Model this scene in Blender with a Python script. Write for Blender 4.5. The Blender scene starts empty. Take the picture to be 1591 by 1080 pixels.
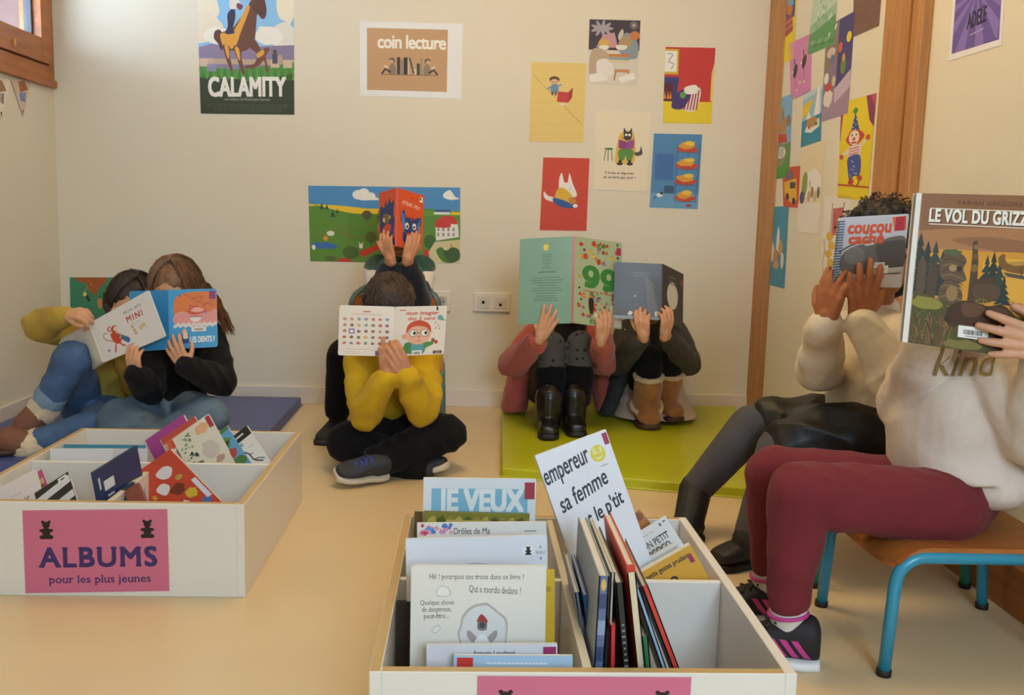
import bpy, math, random
import numpy as np
from mathutils import Vector as V, Matrix

# ------------------------------------------------------------------ camera
F_PX, CAM_H = 1480.0, 0.80
_y, _p, _r = (math.radians(a) for a in (2.65, 7.8, -1.58))
_f = V((math.sin(_y)*math.cos(_p), math.cos(_y)*math.cos(_p), -math.sin(_p)))
_rt = V((math.cos(_y), -math.sin(_y), 0)); _dn = _f.cross(_rt)
CR = math.cos(_r)*_rt + math.sin(_r)*_dn
CD = -math.sin(_r)*_rt + math.cos(_r)*_dn
CF = _f
CAM = V((0, 0, CAM_H))
scene = bpy.context.scene
COL = scene.collection
cd = bpy.data.cameras.new('camera'); cam = bpy.data.objects.new('camera', cd); COL.objects.link(cam)
cam.matrix_world = Matrix(((CR.x, -CD.x, -CF.x, 0), (CR.y, -CD.y, -CF.y, 0), (CR.z, -CD.z, -CF.z, CAM_H), (0, 0, 0, 1)))
cd.sensor_width = 36.0; cd.lens = 36.0*F_PX/1591.0; cd.clip_start = 0.02; cd.clip_end = 60
scene.camera = cam

# ------------------------------------------------------------------ world, lights, exposure
scene.view_settings.view_transform = 'Standard'; scene.view_settings.look = 'None'
scene.view_settings.gamma = 1.0; scene.view_settings.use_curve_mapping = False
scene.view_settings.exposure = -0.13
w = bpy.data.worlds.new('sky'); scene.world = w; w.use_nodes = True
w.node_tree.nodes['Background'].inputs['Color'].default_value = (0.72, 0.82, 1.0, 1)
w.node_tree.nodes['Background'].inputs['Strength'].default_value = 1.3

def area(name, loc, look, sx, sy, power, col):
    l = bpy.data.lights.new(name, 'AREA'); l.shape = 'RECTANGLE'; l.size = sx; l.size_y = sy
    l.energy = power; l.color = col
    o = bpy.data.objects.new(name, l); COL.objects.link(o); o.location = loc
    o.rotation_euler = (V(look)-V(loc)).to_track_quat('-Z', 'Y').to_euler()
    return o
area('window_daylight_left', (-1.98, 3.0, 1.27), (0.1, 3.75, 1.75), 1.3, 0.7, 74, (0.60, 0.79, 1.0))
area('window_daylight_rear', (0.85, -1.62, 1.55), (0.45, 1.4, 0.0), 1.3, 1.1, 112, (0.57, 0.78, 1.0))
area('ceiling_lamp_light', (0.1, 2.3, 2.44), (0.5, 2.6, 0), 1.1, 0.5, 24, (1.0, 0.70, 0.32))

# ------------------------------------------------------------------ pixel -> place
def ray(px, py):
    return CR*((px-795.5)/F_PX) + CD*((py-540.0)/F_PX) + CF
def A(px, py, Y):                       # the point at depth Y seen at pixel
    d = ray(px, py); return CAM + d*(Y/d.y)
def FL(px, py, z=0.0):                  # the point at height z seen at pixel
    d = ray(px, py); return CAM + d*((z-CAM_H)/d.z)
def AX(px, py, X):
    d = ray(px, py); return CAM + d*(X/d.x)

# ------------------------------------------------------------------ colours, materials
def lin(h, k=1.0):
    if isinstance(h, tuple): return h
    h = h.lstrip('#')
    if len(h) == 3: h = ''.join(c*2 for c in h)
    o = []
    for i in (0, 2, 4):
        c = int(h[i:i+2], 16)/255.0
        o.append((c/12.92 if c <= 0.04045 else ((c+0.055)/1.055)**2.4)*k)
    return tuple(o)

def mat(name, col, rough=0.6, metal=0.0, var=0.0, vscale=8.0, bump=0.0, bscale=60.0, sheen=0.0, coat=0.0, spec=0.5, stretch=None):
    m = bpy.data.materials.new(name); m.use_nodes = True
    nt = m.node_tree; b = nt.nodes['Principled BSDF']
    c = lin(col) if isinstance(col, str) else col
    b.inputs['Base Color'].default_value = (*c, 1); b.inputs['Roughness'].default_value = rough
    b.inputs['Metallic'].default_value = metal; b.inputs['Specular IOR Level'].default_value = spec
    if sheen: b.inputs['Sheen Weight'].default_value = sheen; b.inputs['Sheen Roughness'].default_value = 0.5
    if coat: b.inputs['Coat Weight'].default_value = coat; b.inputs['Coat Roughness'].default_value = 0.08
    tc = nt.nodes.new('ShaderNodeTexCoord'); src = tc.outputs['Object']
    if stretch:
        mp = nt.nodes.new('ShaderNodeMapping'); mp.inputs['Scale'].default_value = stretch
        nt.links.new(src, mp.inputs['Vector']); src = mp.outputs['Vector']
    if var:
        n = nt.nodes.new('ShaderNodeTexNoise'); n.inputs['Scale'].default_value = vscale; n.inputs['Detail'].default_value = 5
        nt.links.new(src, n.inputs['Vector'])
        r = nt.nodes.new('ShaderNodeValToRGB'); r.color_ramp.elements[0].position = 0.3; r.color_ramp.elements[1].position = 0.7
        r.color_ramp.elements[0].color = (*[x*(1-var) for x in c], 1); r.color_ramp.elements[1].color = (*[min(1, x*(1+var)) for x in c], 1)
        nt.links.new(n.outputs['Fac'], r.inputs['Fac']); nt.links.new(r.outputs['Color'], b.inputs['Base Color'])
    if bump:
        n = nt.nodes.new('ShaderNodeTexNoise'); n.inputs['Scale'].default_value = bscale; n.inputs['Detail'].default_value = 3
        nt.links.new(src, n.inputs['Vector'])
        bp = nt.nodes.new('ShaderNodeBump'); bp.inputs['Strength'].default_value = bump; bp.inputs['Distance'].default_value = 0.002
        nt.links.new(n.outputs['Fac'], bp.inputs['Height']); nt.links.new(bp.outputs['Normal'], b.inputs['Normal'])
    return m

def print_mat(name, rough, coat=0.0, metal=0.0, bump=0.0, bscale=300, sheen=0.0):
    m = mat(name, '#888888', rough, metal, coat=coat, bump=bump, bscale=bscale, sheen=sheen)
    nt = m.node_tree; a = nt.nodes.new('ShaderNodeAttribute'); a.attribute_name = 'Col'
    nt.links.new(a.outputs['Color'], nt.nodes['Principled BSDF'].inputs['Base Color'])
    return m
PRINT = print_mat('printed_paper', 0.55)
GLOSS = print_mat('laminated_cover', 0.42, coat=0.06)
KNIT = print_mat('coloured_knit', 0.95, bump=0.5, bscale=260, sheen=0.2)

# ------------------------------------------------------------------ mesh builder
class MB:
    def __init__(s): s.v = []; s.f = []; s.c = []; s.n = 0
    def add(s, v, f, col=None):
        o = s.n; s.v.extend([tuple(x) for x in v]); s.n += len(v)
        s.f.extend([tuple(i+o for i in q) for q in f]); s.c.extend([col]*len(f))
    def box(s, lo, hi, col=None, M=None):
        (a, b, c), (d, e, g) = lo, hi
        v = [V(p) for p in ((a,b,c),(d,b,c),(d,e,c),(a,e,c),(a,b,g),(d,b,g),(d,e,g),(a,e,g))]
        if M is not None: v = [M @ p for p in v]
        s.add(v, [(3,2,1,0),(4,5,6,7),(0,1,5,4),(1,2,6,5),(2,3,7,6),(3,0,4,7)], col)
    def rings(s, rs, col=None, cap=True, closed=False):
        n = len(rs[0]); v = [p for r in rs for p in r]; f = []
        m = len(rs)
        for i in range(m if closed else m-1):
            for j in range(n):
                f.append((i*n+j, i*n+(j+1) % n, ((i+1) % m)*n+(j+1) % n, ((i+1) % m)*n+j))
        if cap and not closed:
            f.append(tuple(range(n-1, -1, -1))); f.append(tuple((m-1)*n+j for j in range(n)))
        s.add(v, f, col)
    def tube(s, pts, r, n=10, col=None, closed=False, flat=None):
        pts = [V(p) for p in pts]; m = len(pts); rs = []; up = None
        for i, p in enumerate(pts):
            if closed: t = pts[(i+1) % m]-pts[i-1]
            else: t = pts[min(i+1, m-1)]-pts[max(i-1, 0)]
            t.normalize()
            if up is None: up = t.orthogonal().normalized()
            up = (up - t*up.dot(t)).normalized(); b = t.cross(up)
            ri = r[i] if isinstance(r, (list, tuple)) else r
            rs.append([p + (up*math.cos(2*math.pi*k/n)+b*math.sin(2*math.pi*k/n))*ri for k in range(n)])
        s.rings(rs, col, closed=closed)
    def cone(s, p, q, r1, r2, n=16, col=None):           # a limb piece with round ends
        p, q = V(p), V(q); t = q-p; L = t.length
        t = t/L if L > 1e-6 else V((0,0,1)); u = t.orthogonal().normalized(); b = t.cross(u); rs = []
        st = []
        for a in (-84, -60, -30, 0): st.append((p + t*(math.sin(math.radians(a))*r1), math.cos(math.radians(a))*r1))
        for a in (0, 30, 60, 84): st.append((q + t*(math.sin(math.radians(a))*r2), math.cos(math.radians(a))*r2))
        for c, r in st: rs.append([c + (u*math.cos(2*math.pi*k/n)+b*math.sin(2*math.pi*k/n))*r for k in range(n)])
        s.rings(rs, col)
    def chain(s, pts, rad, col=None):
        for i in range(len(pts)-1): s.cone(pts[i], pts[i+1], rad[i], rad[i+1], col=col)
    def ell(s, c, ax, ay, az, n=20, m=12, col=None):     # ellipsoid from three half axes
        c = V(c); rs = []
        for i in range(1, m):
            a = -math.pi/2+math.pi*i/m; z, r = math.sin(a), math.cos(a)
            rs.append([c + V(az)*z + (V(ax)*math.cos(2*math.pi*k/n)+V(ay)*math.sin(2*math.pi*k/n))*r for k in range(n)])
        s.rings(rs, col)
    def loft(s, rs, n=28, col=None, sub=4, cap=True, sq=2.4):     # (centre, a, b) smooth through the rings
        R = [np.array([*r[0], *r[1], *r[2]]) for r in rs]; out = []
        for i in range(len(R)-1):
            p0, p1, p2, p3 = R[max(i-1, 0)], R[i], R[i+1], R[min(i+2, len(R)-1)]
            for k in range(sub):
                t = k/sub
                out.append(0.5*(2*p1+(p2-p0)*t+(2*p0-5*p1+4*p2-p3)*t*t+(3*p1-p0-3*p2+p3)*t**3))
        out.append(R[-1]); rr = []
        for o in out:
            c, a, b = V(o[:3]), V(o[3:6]), V(o[6:9]); ring = []
            for k in range(n):
                x, y = math.cos(2*math.pi*k/n), math.sin(2*math.pi*k/n)
                ring.append(c + a*(math.copysign(abs(x)**(2/sq), x)) + b*(math.copysign(abs(y)**(2/sq), y)))
            rr.append(ring)
        s.rings(rr, col, cap=cap)
    def mesh(s, name):
        me = bpy.data.meshes.new(name); me.from_pydata(s.v, [], s.f); me.update()
        if any(c is not None for c in s.c):
            at = me.color_attributes.new('Col', 'FLOAT_COLOR', 'CORNER')
            arr = []
            for f, c in zip(s.f, s.c):
                arr.extend((*(c or (0.5, 0.5, 0.5)), 1.0)*len(f))
            at.data.foreach_set('color', arr)
        return me
    def build(s, name, m, parent=None, smooth=False, bevel=0.0, seg=2, sub=0):
        me = s.mesh(name); o = bpy.data.objects.new(name, me); COL.objects.link(o)
        me.materials.append(m)
        if smooth: me.polygons.foreach_set('use_smooth', [True]*len(me.polygons))
        if bevel:
            b = o.modifiers.new('bevel', 'BEVEL'); b.width = bevel; b.segments = seg; b.limit_method = 'ANGLE'; b.angle_limit = 0.7
        if sub:
            b = o.modifiers.new('sub', 'SUBSURF'); b.levels = sub; b.render_levels = sub
        if parent: o.parent = parent
        return o
    def blob(s, name, m, parent=None, vox=0.005, it=4, fold=0.0, fscale=22.0, fine=0.0, paint=None):
        """one continuous surface from overlapping closed pieces, smoothed, with cloth folds"""
        me0 = s.mesh(name+'_src'); t = bpy.data.objects.new(name+'_src', me0); COL.objects.link(t)
        r = t.modifiers.new('r', 'REMESH'); r.mode = 'VOXEL'; r.voxel_size = vox
        q = t.modifiers.new('s', 'SMOOTH'); q.factor = 0.5; q.iterations = it
        dg = bpy.context.evaluated_depsgraph_get()
        me = bpy.data.meshes.new_from_object(t.evaluated_get(dg))
        bpy.data.objects.remove(t); bpy.data.meshes.remove(me0)
        N = len(me.vertices)
        co = np.empty(N*3, np.float32); me.vertices.foreach_get('co', co); co = co.reshape(-1, 3)
        if fold or fine:
            no = np.empty(N*3, np.float32); me.vertices.foreach_get('normal', no); no = no.reshape(-1, 3)
            d = fold*folds(co, fscale) + (fine*folds(co*1.0+3.1, fscale*9) if fine else 0)
            co = co + no*d[:, None]; me.vertices.foreach_set('co', co.astype(np.float32).ravel())
        if paint is not None:
            c = paint(co); at = me.color_attributes.new('Col', 'FLOAT_COLOR', 'POINT')
            at.data.foreach_set('color', np.concatenate([c, np.ones((N, 1))], 1).astype(np.float32).ravel())
        me.name = name; me.materials.clear(); me.materials.append(m)
        me.polygons.foreach_set('use_smooth', [True]*len(me.polygons)); me.update()
        o = bpy.data.objects.new(name, me); COL.objects.link(o)
        if parent: o.parent = parent
        return o

def folds(p, s):
    q = p*s; x, y, z = q[:, 0], q[:, 1], q[:, 2]
    a = np.sin(x*0.9+1.7*np.sin(z*0.6+y*0.5)+y*0.4); b = np.sin(z*1.3+1.5*np.sin(x*0.7-y*0.6)+0.8)
    c = np.sin((x+y-z)*0.8+1.2*np.sin(z*0.9+x*0.3)+2.1)
    r = (1-np.abs(a))*0.8+b*0.35+c*0.35
    return r-0.3

def empty(name, loc=(0, 0, 0)):
    o = bpy.data.objects.new(name, None); COL.objects.link(o); o.location = loc; o.empty_display_size = 0.05
    return o
def tag(o, label, cat, group=None, kind=None):
    o['label'] = label; o['category'] = cat
    if group: o['group'] = group
    if kind: o['kind'] = kind
    return o
def adopt(root, kids):                  # root sits at its base; its parts keep their place
    bpy.context.view_layer.update()
    for k in kids:
        k.parent = root; k.matrix_parent_inverse = Matrix.Translation(-V(root.location))
def struct(o): o['kind'] = 'structure'; return o
# ------------------------------------------------------------------ the room
XL, XR, YB, YR, ZC = -1.67, 1.20, 3.97, -1.5, 2.5
M_wall = mat('cream_wall_paint', '#e7dfcc', 0.75, bump=0.12, bscale=180, var=0.015, vscale=3)
M_ceil = mat('ceiling_paint', '#e8e4da', 0.9)
M_skirt = mat('white_skirting', '#e2d8cc', 0.45)
M_wood = mat('orange_pine', '#b57a3c', 0.42, var=0.22, vscale=5, stretch=(9, 9, 0.8), bump=0.1)
M_wframe = mat('window_wood', '#a8622a', 0.4, var=0.2, vscale=5, stretch=(8, 1.0, 8), bump=0.1)
M_rwood = mat('skirting_wood', '#a5652f', 0.45, var=0.2, vscale=5, stretch=(9, 0.8, 9))
M_floor = mat('beige_linoleum', '#dec59a', 0.36, var=0.05, vscale=2.2, bump=0.05, bscale=25)

def sbox(name, lo, hi, m, bevel=0.0):
    b = MB(); b.box(lo, hi); return struct(b.build(name, m, bevel=bevel))
sbox('floor', (XL-0.15, YR-0.15, -0.08), (XR+0.15, YB+0.15, 0.0), M_floor)
sbox('ceiling', (XL-0.15, YR-0.15, ZC), (XR+0.15, YB+0.15, ZC+0.08), M_ceil)
sbox('wall_back', (XL-0.08, YB, 0), (XR+0.15, YB+0.15, ZC), M_wall)
sbox('wall_right', (XR, YR, 0), (XR+0.15, YB, ZC), M_wall)
WZ0, WZ1, WY0, WY1 = 1.283, 2.25, 2.70, 3.955          # left window opening
b = MB()
b.box((XL-0.08, YR, 0), (XL, YB, WZ0)); b.box((XL-0.08, YR, WZ1), (XL, YB, ZC))
b.box((XL-0.08, YR, WZ0), (XL, WY0, WZ1)); b.box((XL-0.08, WY1, WZ0), (XL, YB, WZ1))
struct(b.build('wall_left', M_wall))
RX0, RX1, RZ0, RZ1 = 0.15, 1.55-0.4, 0.95, 2.15         # rear window opening behind the photographer
b = MB()
b.box((XL-0.15, YR-0.15, 0), (XR+0.15, YR, RZ0)); b.box((XL-0.15, YR-0.15, RZ1), (XR+0.15, YR, ZC))
b.box((XL-0.15, YR-0.15, RZ0), (RX0, YR, RZ1)); b.box((RX1, YR-0.15, RZ0), (XR+0.15, YR, RZ1))
struct(b.build('wall_rear', M_wall))
sbox('baseboard_back', (XL, YB-0.012, 0), (XR-0.0, YB, 0.072), M_skirt, 0.002)
sbox('baseboard_left', (XL, YR, 0), (XL+0.012, YB-0.012, 0.075), M_skirt, 0.002)
sbox('baseboard_right', (XR-0.05, YR, 0), (XR, 2.60, 0.105), M_rwood, 0.003)

# window in the left wall: frame, opening sash, glass, sill
wn = struct(empty('window_1', (XL, (WY0+WY1)/2, WZ0)))
def wpart(name, boxes, m, bevel=0.003):
    b = MB()
    for lo, hi in boxes: b.box(lo, hi)
    o = b.build(name, m, bevel=bevel); adopt(wn, [o]); return o
x0, x1 = XL-0.075, XL+0.012
wpart('window_frame', [((x0, WY0+.045, WZ0), (x1, WY1-.045, WZ0+0.05)), ((x0, WY0+.045, WZ1-0.045), (x1, WY1-.045, WZ1)),
                       ((x0, WY0, WZ0), (x1, WY0+0.045, WZ1)), ((x0, WY1-0.045, WZ0), (x1, WY1, WZ1))], M_wframe, 0.0015)
s0, s1 = XL-0.06, XL+0.022
wpart('sash', [((s0, WY0+0.13, WZ0+0.055), (s1, WY1-0.125, WZ0+0.145)), ((s0, WY0+0.13, WZ1-0.13), (s1, WY1-0.125, WZ1-0.055)),
               ((s0, WY0+0.05, WZ0+0.055), (s1, WY0+0.13, WZ1-0.055)), ((s0, WY1-0.125, WZ0+0.055), (s1, WY1-0.045, WZ1-0.055))], M_wframe, 0.0015)
wpart('glazing_bead', [((s0+0.02, WY1-0.137, WZ0+0.145), (s0+0.05, WY1-0.125, WZ1-0.13))], mat('grey_gasket', '#4a4a50', 0.5), 0.001)
wpart('window_sill', [((XL-0.05, WY0-0.02, WZ0-0.028), (XL+0.022, WY1, WZ0))], M_wframe)
wpart('drain_plug', [((s1, WY1-0.36, WZ0+0.075), (s1+0.004, WY1-0.345, WZ0+0.1))], mat('yellow_plug', '#d89a3a', 0.4), 0.001)
g = mat('window_glass', '#ffffff', 0.02); gn = g.node_tree
_b = gn.nodes['Principled BSDF']; _b.inputs['Transmission Weight'].default_value = 1.0; _b.inputs['IOR'].default_value = 1.02
wpart('glass', [((s0+0.03, WY0+0.12, WZ0+0.14), (s0+0.036, WY1-0.11, WZ1-0.12))], g, 0)
# pink rendered wall of the neighbouring building outside
b = MB(); b.box((-4.6, 0.0, -0.5), (-4.4, 16.0, 5.0))
o = b.build('neighbour_wall', mat('pink_render', '#e6bfb4', 0.9, var=0.06, vscale=3)); struct(o)
wr = struct(empty('window_2', ((RX0+RX1)/2, YR, RZ0)))
b = MB()
for lo, hi in (((RX0, YR-0.1, RZ0), (RX1, YR, RZ0+0.06)), ((RX0, YR-0.1, RZ1-0.06), (RX1, YR, RZ1)), ((RX0, YR-0.1, RZ0), (RX0+0.06, YR, RZ1)),
               ((RX1-0.06, YR-0.1, RZ0), (RX1, YR, RZ1)), (((RX0+RX1)/2-0.03, YR-0.1, RZ0), ((RX0+RX1)/2+0.03, YR, RZ1))): b.box(lo, hi)
o = b.build('window_frame', M_wframe, bevel=0.003); adopt(wr, [o])
# ceiling lamp over the reading corner
lm = tag(empty('ceiling_lamp', (0.1, 2.3, ZC)), 'long white ceiling lamp over the reading corner', 'lamp')
b = MB(); LX0, LX1, LY0, LY1 = -0.48, 0.68, 2.03, 2.57
for lo, hi in (((LX0, LY0), (LX1, LY0+.01)), ((LX0, LY1-.01), (LX1, LY1)), ((LX0, LY0), (LX0+.01, LY1)), ((LX1-.01, LY0), (LX1, LY1))): b.box((*lo, ZC-0.05), (*hi, ZC))
o = b.build('lamp_housing', M_skirt); adopt(lm, [o])
# wooden posts on the right wall
def post(name, y0, y1, dx, z1=ZC):
    return sbox(name, (XR-dx, y0, 0), (XR, y1, z1), M_wood, 0.004)
post('trim_1', AX(1222, 0, XR-.006).y, YB, 0.006)
post('trim_2', AX(1415.5, 0, XR-.02).y, AX(1376, 0, XR-.02).y, 0.02); post('trim_3', AX(1435, 0, XR-.03).y, AX(1419, 0, XR-.03).y, 0.03)

# ------------------------------------------------------------------ floor mats
def floor_mat(name, label, corners, h, m):
    b = MB(); n = 18; P = [V(c) for c in corners]            # near-left, near-right, far-right, far-left
    top = [[None]*(n+1) for _ in range(n+1)]; v = []; f = []
    for i in range(n+1):
        for j in range(n+1):
            u, t = i/n, j/n
            p = (P[0]*(1-u)+P[1]*u)*(1-t)+(P[3]*(1-u)+P[2]*u)*t
            e = min(u, 1-u, t, 1-t)
            z = h*(0.90+0.10*min(1, e*10)) + 0.0016*math.sin(u*31+3*math.sin(t*9))*min(1, e*8)
            v.append((p.x, p.y, z))
    N = n+1
    for i in range(n):
        for j in range(n): f.append((i*N+j, (i+1)*N+j, (i+1)*N+j+1, i*N+j+1))
    ring = [i*N for i in range(N)]+[n*N+j for j in range(1, N)]+[i*N+n for i in range(n-1, -1, -1)]+[j for j in range(n-1, 0, -1)]
    o = len(v)
    for k in ring: v.append((v[k][0], v[k][1], 0.001))
    for k in range(len(ring)):
        k2 = (k+1) % len(ring); f.append((ring[k], o+k, o+k2, ring[k2]))
    f.append(tuple(o+k for k in range(len(ring))))
    b.add(v, f); ob = b.build(name, m, bevel=0.006, seg=3, smooth=True); return tag(ob, label, 'mat')
M_green = mat('lime_vinyl', '#b4b710', 0.38, bump=0.15, bscale=40, var=0.04, vscale=4)
M_bluev = mat('blue_vinyl', '#4d5790', 0.42, bump=0.15, bscale=40, var=0.04, vscale=4)
floor_mat('floor_mat', 'lime green padded floor mat under the two girls reading by the back wall',
          [FL(779, 742), FL(1178, 776), (XR-0.06, 3.93, 0), (FL(782, 646).x, 3.93, 0)], 0.034, M_green)
floor_mat('floor_mat', 'blue padded floor mat in the left corner behind the picture book box',
          [(XL+0.03, 2.80, 0), (-0.685, 2.88, 0), (-0.69, 3.93, 0), (XL+0.03, 3.93, 0)], 0.038, M_bluev)

# ------------------------------------------------------------------ wall sockets
M_plas = mat('ivory_plastic', '#e9e2d4', 0.35); M_dark = mat('dark_hole', '#1b1816', 0.6); M_pale = mat('socket_insert', '#ddd5c6', 0.4); M_brass = mat('brass_pin', '#b09a60', 0.3, 1.0)
def plate(name, label, px0, py0, px1, py1, kind):
    p, q = A(px0, py0, YB), A(px1, py1, YB); y = YB
    r = tag(empty(name, ((p.x+q.x)/2, y, q.z)), label, 'wall socket', None); ks = []
    b = MB(); b.box((p.x, y-0.011, q.z), (q.x, y, p.z)); ks.append(b.build('plate', M_plas, bevel=0.004, seg=3))
    w = (q.x-p.x)/2; zc = (p.z+q.z)/2
    for i in range(2):
        cx = p.x+w*(0.53+i*0.94)
        b = MB(); b.box((cx-w*0.33, y-0.0135, zc-w*0.33), (cx+w*0.33, y-0.008, zc+w*0.33)); ins = b.build('insert', M_pale, bevel=0.001); ks.append(ins)
        b = MB()
        if kind == 'power':
            b.tube([(cx, y-0.0145, zc), (cx, y-0.012, zc)], w*0.28, 24); rc = b.build('recess', mat('recess', '#b9b0a2', 0.5)); rc.parent = ins
            h = MB()
            for s in (-1, 1): h.tube([(cx+s*w*0.1, y-0.0155, zc-0.002), (cx+s*w*0.1, y-0.013, zc-0.002)], 0.003, 10)
            hh = h.build('contact_hole', M_dark); hh.parent = ins
            h = MB(); h.tube([(cx, y-0.02, zc+w*0.14), (cx, y-0.012, zc+w*0.14)], 0.0028, 10); hh = h.build('earth_pin', M_brass); hh.parent = ins
        elif i == 0:
            b.tube([(cx, y-0.0155, zc), (cx, y-0.013, zc)], 0.0065, 16); rc = b.build('aerial_hole', M_dark); rc.parent = ins
        else:
            b.box((cx-0.006, y-0.0150, zc-0.015), (cx+0.006, y-0.013, zc-0.004)); rc = b.build('jack_hole', M_dark); rc.parent = ins
            h = MB(); h.box((cx-w*0.3, y-0.0145, zc+0.001), (cx+w*0.3, y-0.0132, zc+0.0018)); hh = h.build('flap_line', mat('seam', '#a59c8c', 0.6)); hh.parent = ins
    adopt(r, ks); return r
plate('power_socket', 'white double power socket on back wall, half hidden by the striped-sleeved boy', 646, 451, 700, 484, 'power')
plate('data_socket', 'white wall plate with an aerial hole and a network jack', 736, 454, 792, 485, 'data')

# ------------------------------------------------------------------ small school chairs
M_seatw = mat('varnished_ply', '#b06a30', 0.35, var=0.14, vscale=6, stretch=(2, 14, 14))
def chair(label, loc, rz, tubecol, sc=1.0):
    M_t = mat('painted_tube', tubecol, 0.32, coat=0.2); r = empty('school_chair', (0, 0, 0)); hw, hd, zs = 0.150, 0.150, 0.218
    def arc(c, a0, a1, rad, ax, n=6): return [V(c)+(V(ax[0])*math.cos(a0+(a1-a0)*k/n)+V(ax[1])*math.sin(a0+(a1-a0)*k/n))*rad for k in range(n+1)]
    X, Z = (1, 0, 0), (0, 0, 1)
    for s in (-1, 1):
        y = s*hw
        pts = [V((hd+0.012, y*1.03, 0.0)), V((hd+0.004, y*1.01, zs-0.06))]+arc((hd-0.048, y, zs-0.048), 0, math.pi/2, 0.05, (X, Z))+[V((-hd-0.03, y, zs))]
        b = MB(); b.tube(pts, 0.0115, 12); lg = b.build('front_leg', M_t, r, smooth=True)
        c = MB(); c.tube([(hd+0.012, y*1.03, 0.0), (hd+0.0115, y*1.03, 0.012)], 0.0135, 12); c.build('rubber_foot', M_dark, lg, smooth=True)
        pts = [V((-hd-0.035, y*1.0, 0.0)), V((-hd-0.02, y, zs-0.03)), V((-hd-0.018, y, zs+0.03)), V((-hd-0.05, y*0.99, zs+0.13))]
        b = MB(); b.tube(pts, 0.0115, 12); lg = b.build('back_leg', M_t, r, smooth=True)
        c = MB(); c.tube([(-hd-0.035, y, 0.0), (-hd-0.034, y, 0.012)], 0.0135, 12); c.build('rubber_foot', M_dark, lg, smooth=True)
    b = MB(); pts = []
    for k in range(15):
        a = math.pi*k/14; pts.append(V((-hd-0.05-0.014*math.sin(a), -math.cos(a)*hw*0.99, zs+0.13+0.10*math.sin(a)**0.6)))
    b.tube(pts, 0.0115, 12); b.build('back_hoop', M_t, r, smooth=True)
    b = MB(); b.tube([(hd-0.02, -hw, zs-0.008), (hd-0.02, hw, zs-0.008)], 0.010, 10); b.build('cross_tube', M_t, r, smooth=True)
    for s in (-1, 1):
        b = MB(); b.box((-hd-0.045, s*hw-0.012, zs-0.016), (-hd-0.02, s*hw+0.012, zs+0.014)); b.build('stacking_bumper', M_dark, r, bevel=0.003)
    def sheet(fn, t, name, m):
        b = MB(); n = 14; v = []; f = []; N = n+1
        for side in (0, 1):
            for i in range(N):
                for j in range(N): v.append(fn(i/n, j/n)+V((0, 0, 0))+fn.nrm*(t*side))
        for i in range(n):
            for j in range(n):
                a = i*N+j; q = (a, a+N, a+N+1, a+1); f.append(q); f.append(tuple(x+N*N for x in reversed(q)))
        rg = [i*N for i in range(N)]+[n*N+j for j in range(1, N)]+[i*N+n for i in range(n-1, -1, -1)]+list(range(n-1, 0, -1))
        for k in range(len(rg)):
            a, c = rg[k], rg[(k+1) % len(rg)]; f.append((a, c, c+N*N, a+N*N))
        b.add(v, f); return b.build(name, m, r, smooth=True, bevel=0.002)
    def seat(u, v):
        y = (v-0.5)*2*(hw+0.004); x = -hd-0.015+(2*hd+0.03)*u
        e = max(0, u-0.8)/0.2; cr = 1-0.10*max(0, abs(v-0.5)*2-0.8)/0.2*e
        return V((x*cr, y, zs+0.013-0.03*e*e-0.004*math.sin(math.pi*v)))
    seat.nrm = V((0, 0, 0.9)); sheet(seat, 0.010, 'seat', M_seatw)
    def back(u, v):
        y = (v-0.5)*2*(hw-0.014); k = abs(v-0.5)*2
        return V((-hd-0.040-0.016*(1-k*k), y, zs+0.085+u*(0.115-0.02*k**4)))
    back.nrm = V((1, 0, 0)); sheet(back, 0.008, 'backrest', M_seatw)
    r.location = loc; r.rotation_euler = (0, 0, rz); r.scale = (sc,)*3; return tag(r, label, 'chair')
chair('teal framed school chair under the reader in burgundy leggings', (0.922, 1.745, 0), math.pi, '#2c8fae')
chair('teal framed school chair under the girl in the black skirt', (0.945, 2.16, 0), math.pi, '#2c8a80')
chair('grey-green framed school chair by back wall, under the boy reading above another boy', (A(610, 560, 3.52).x, 3.57, 0), -math.pi/2+0.06, '#5d7a70', 1.17)
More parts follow.
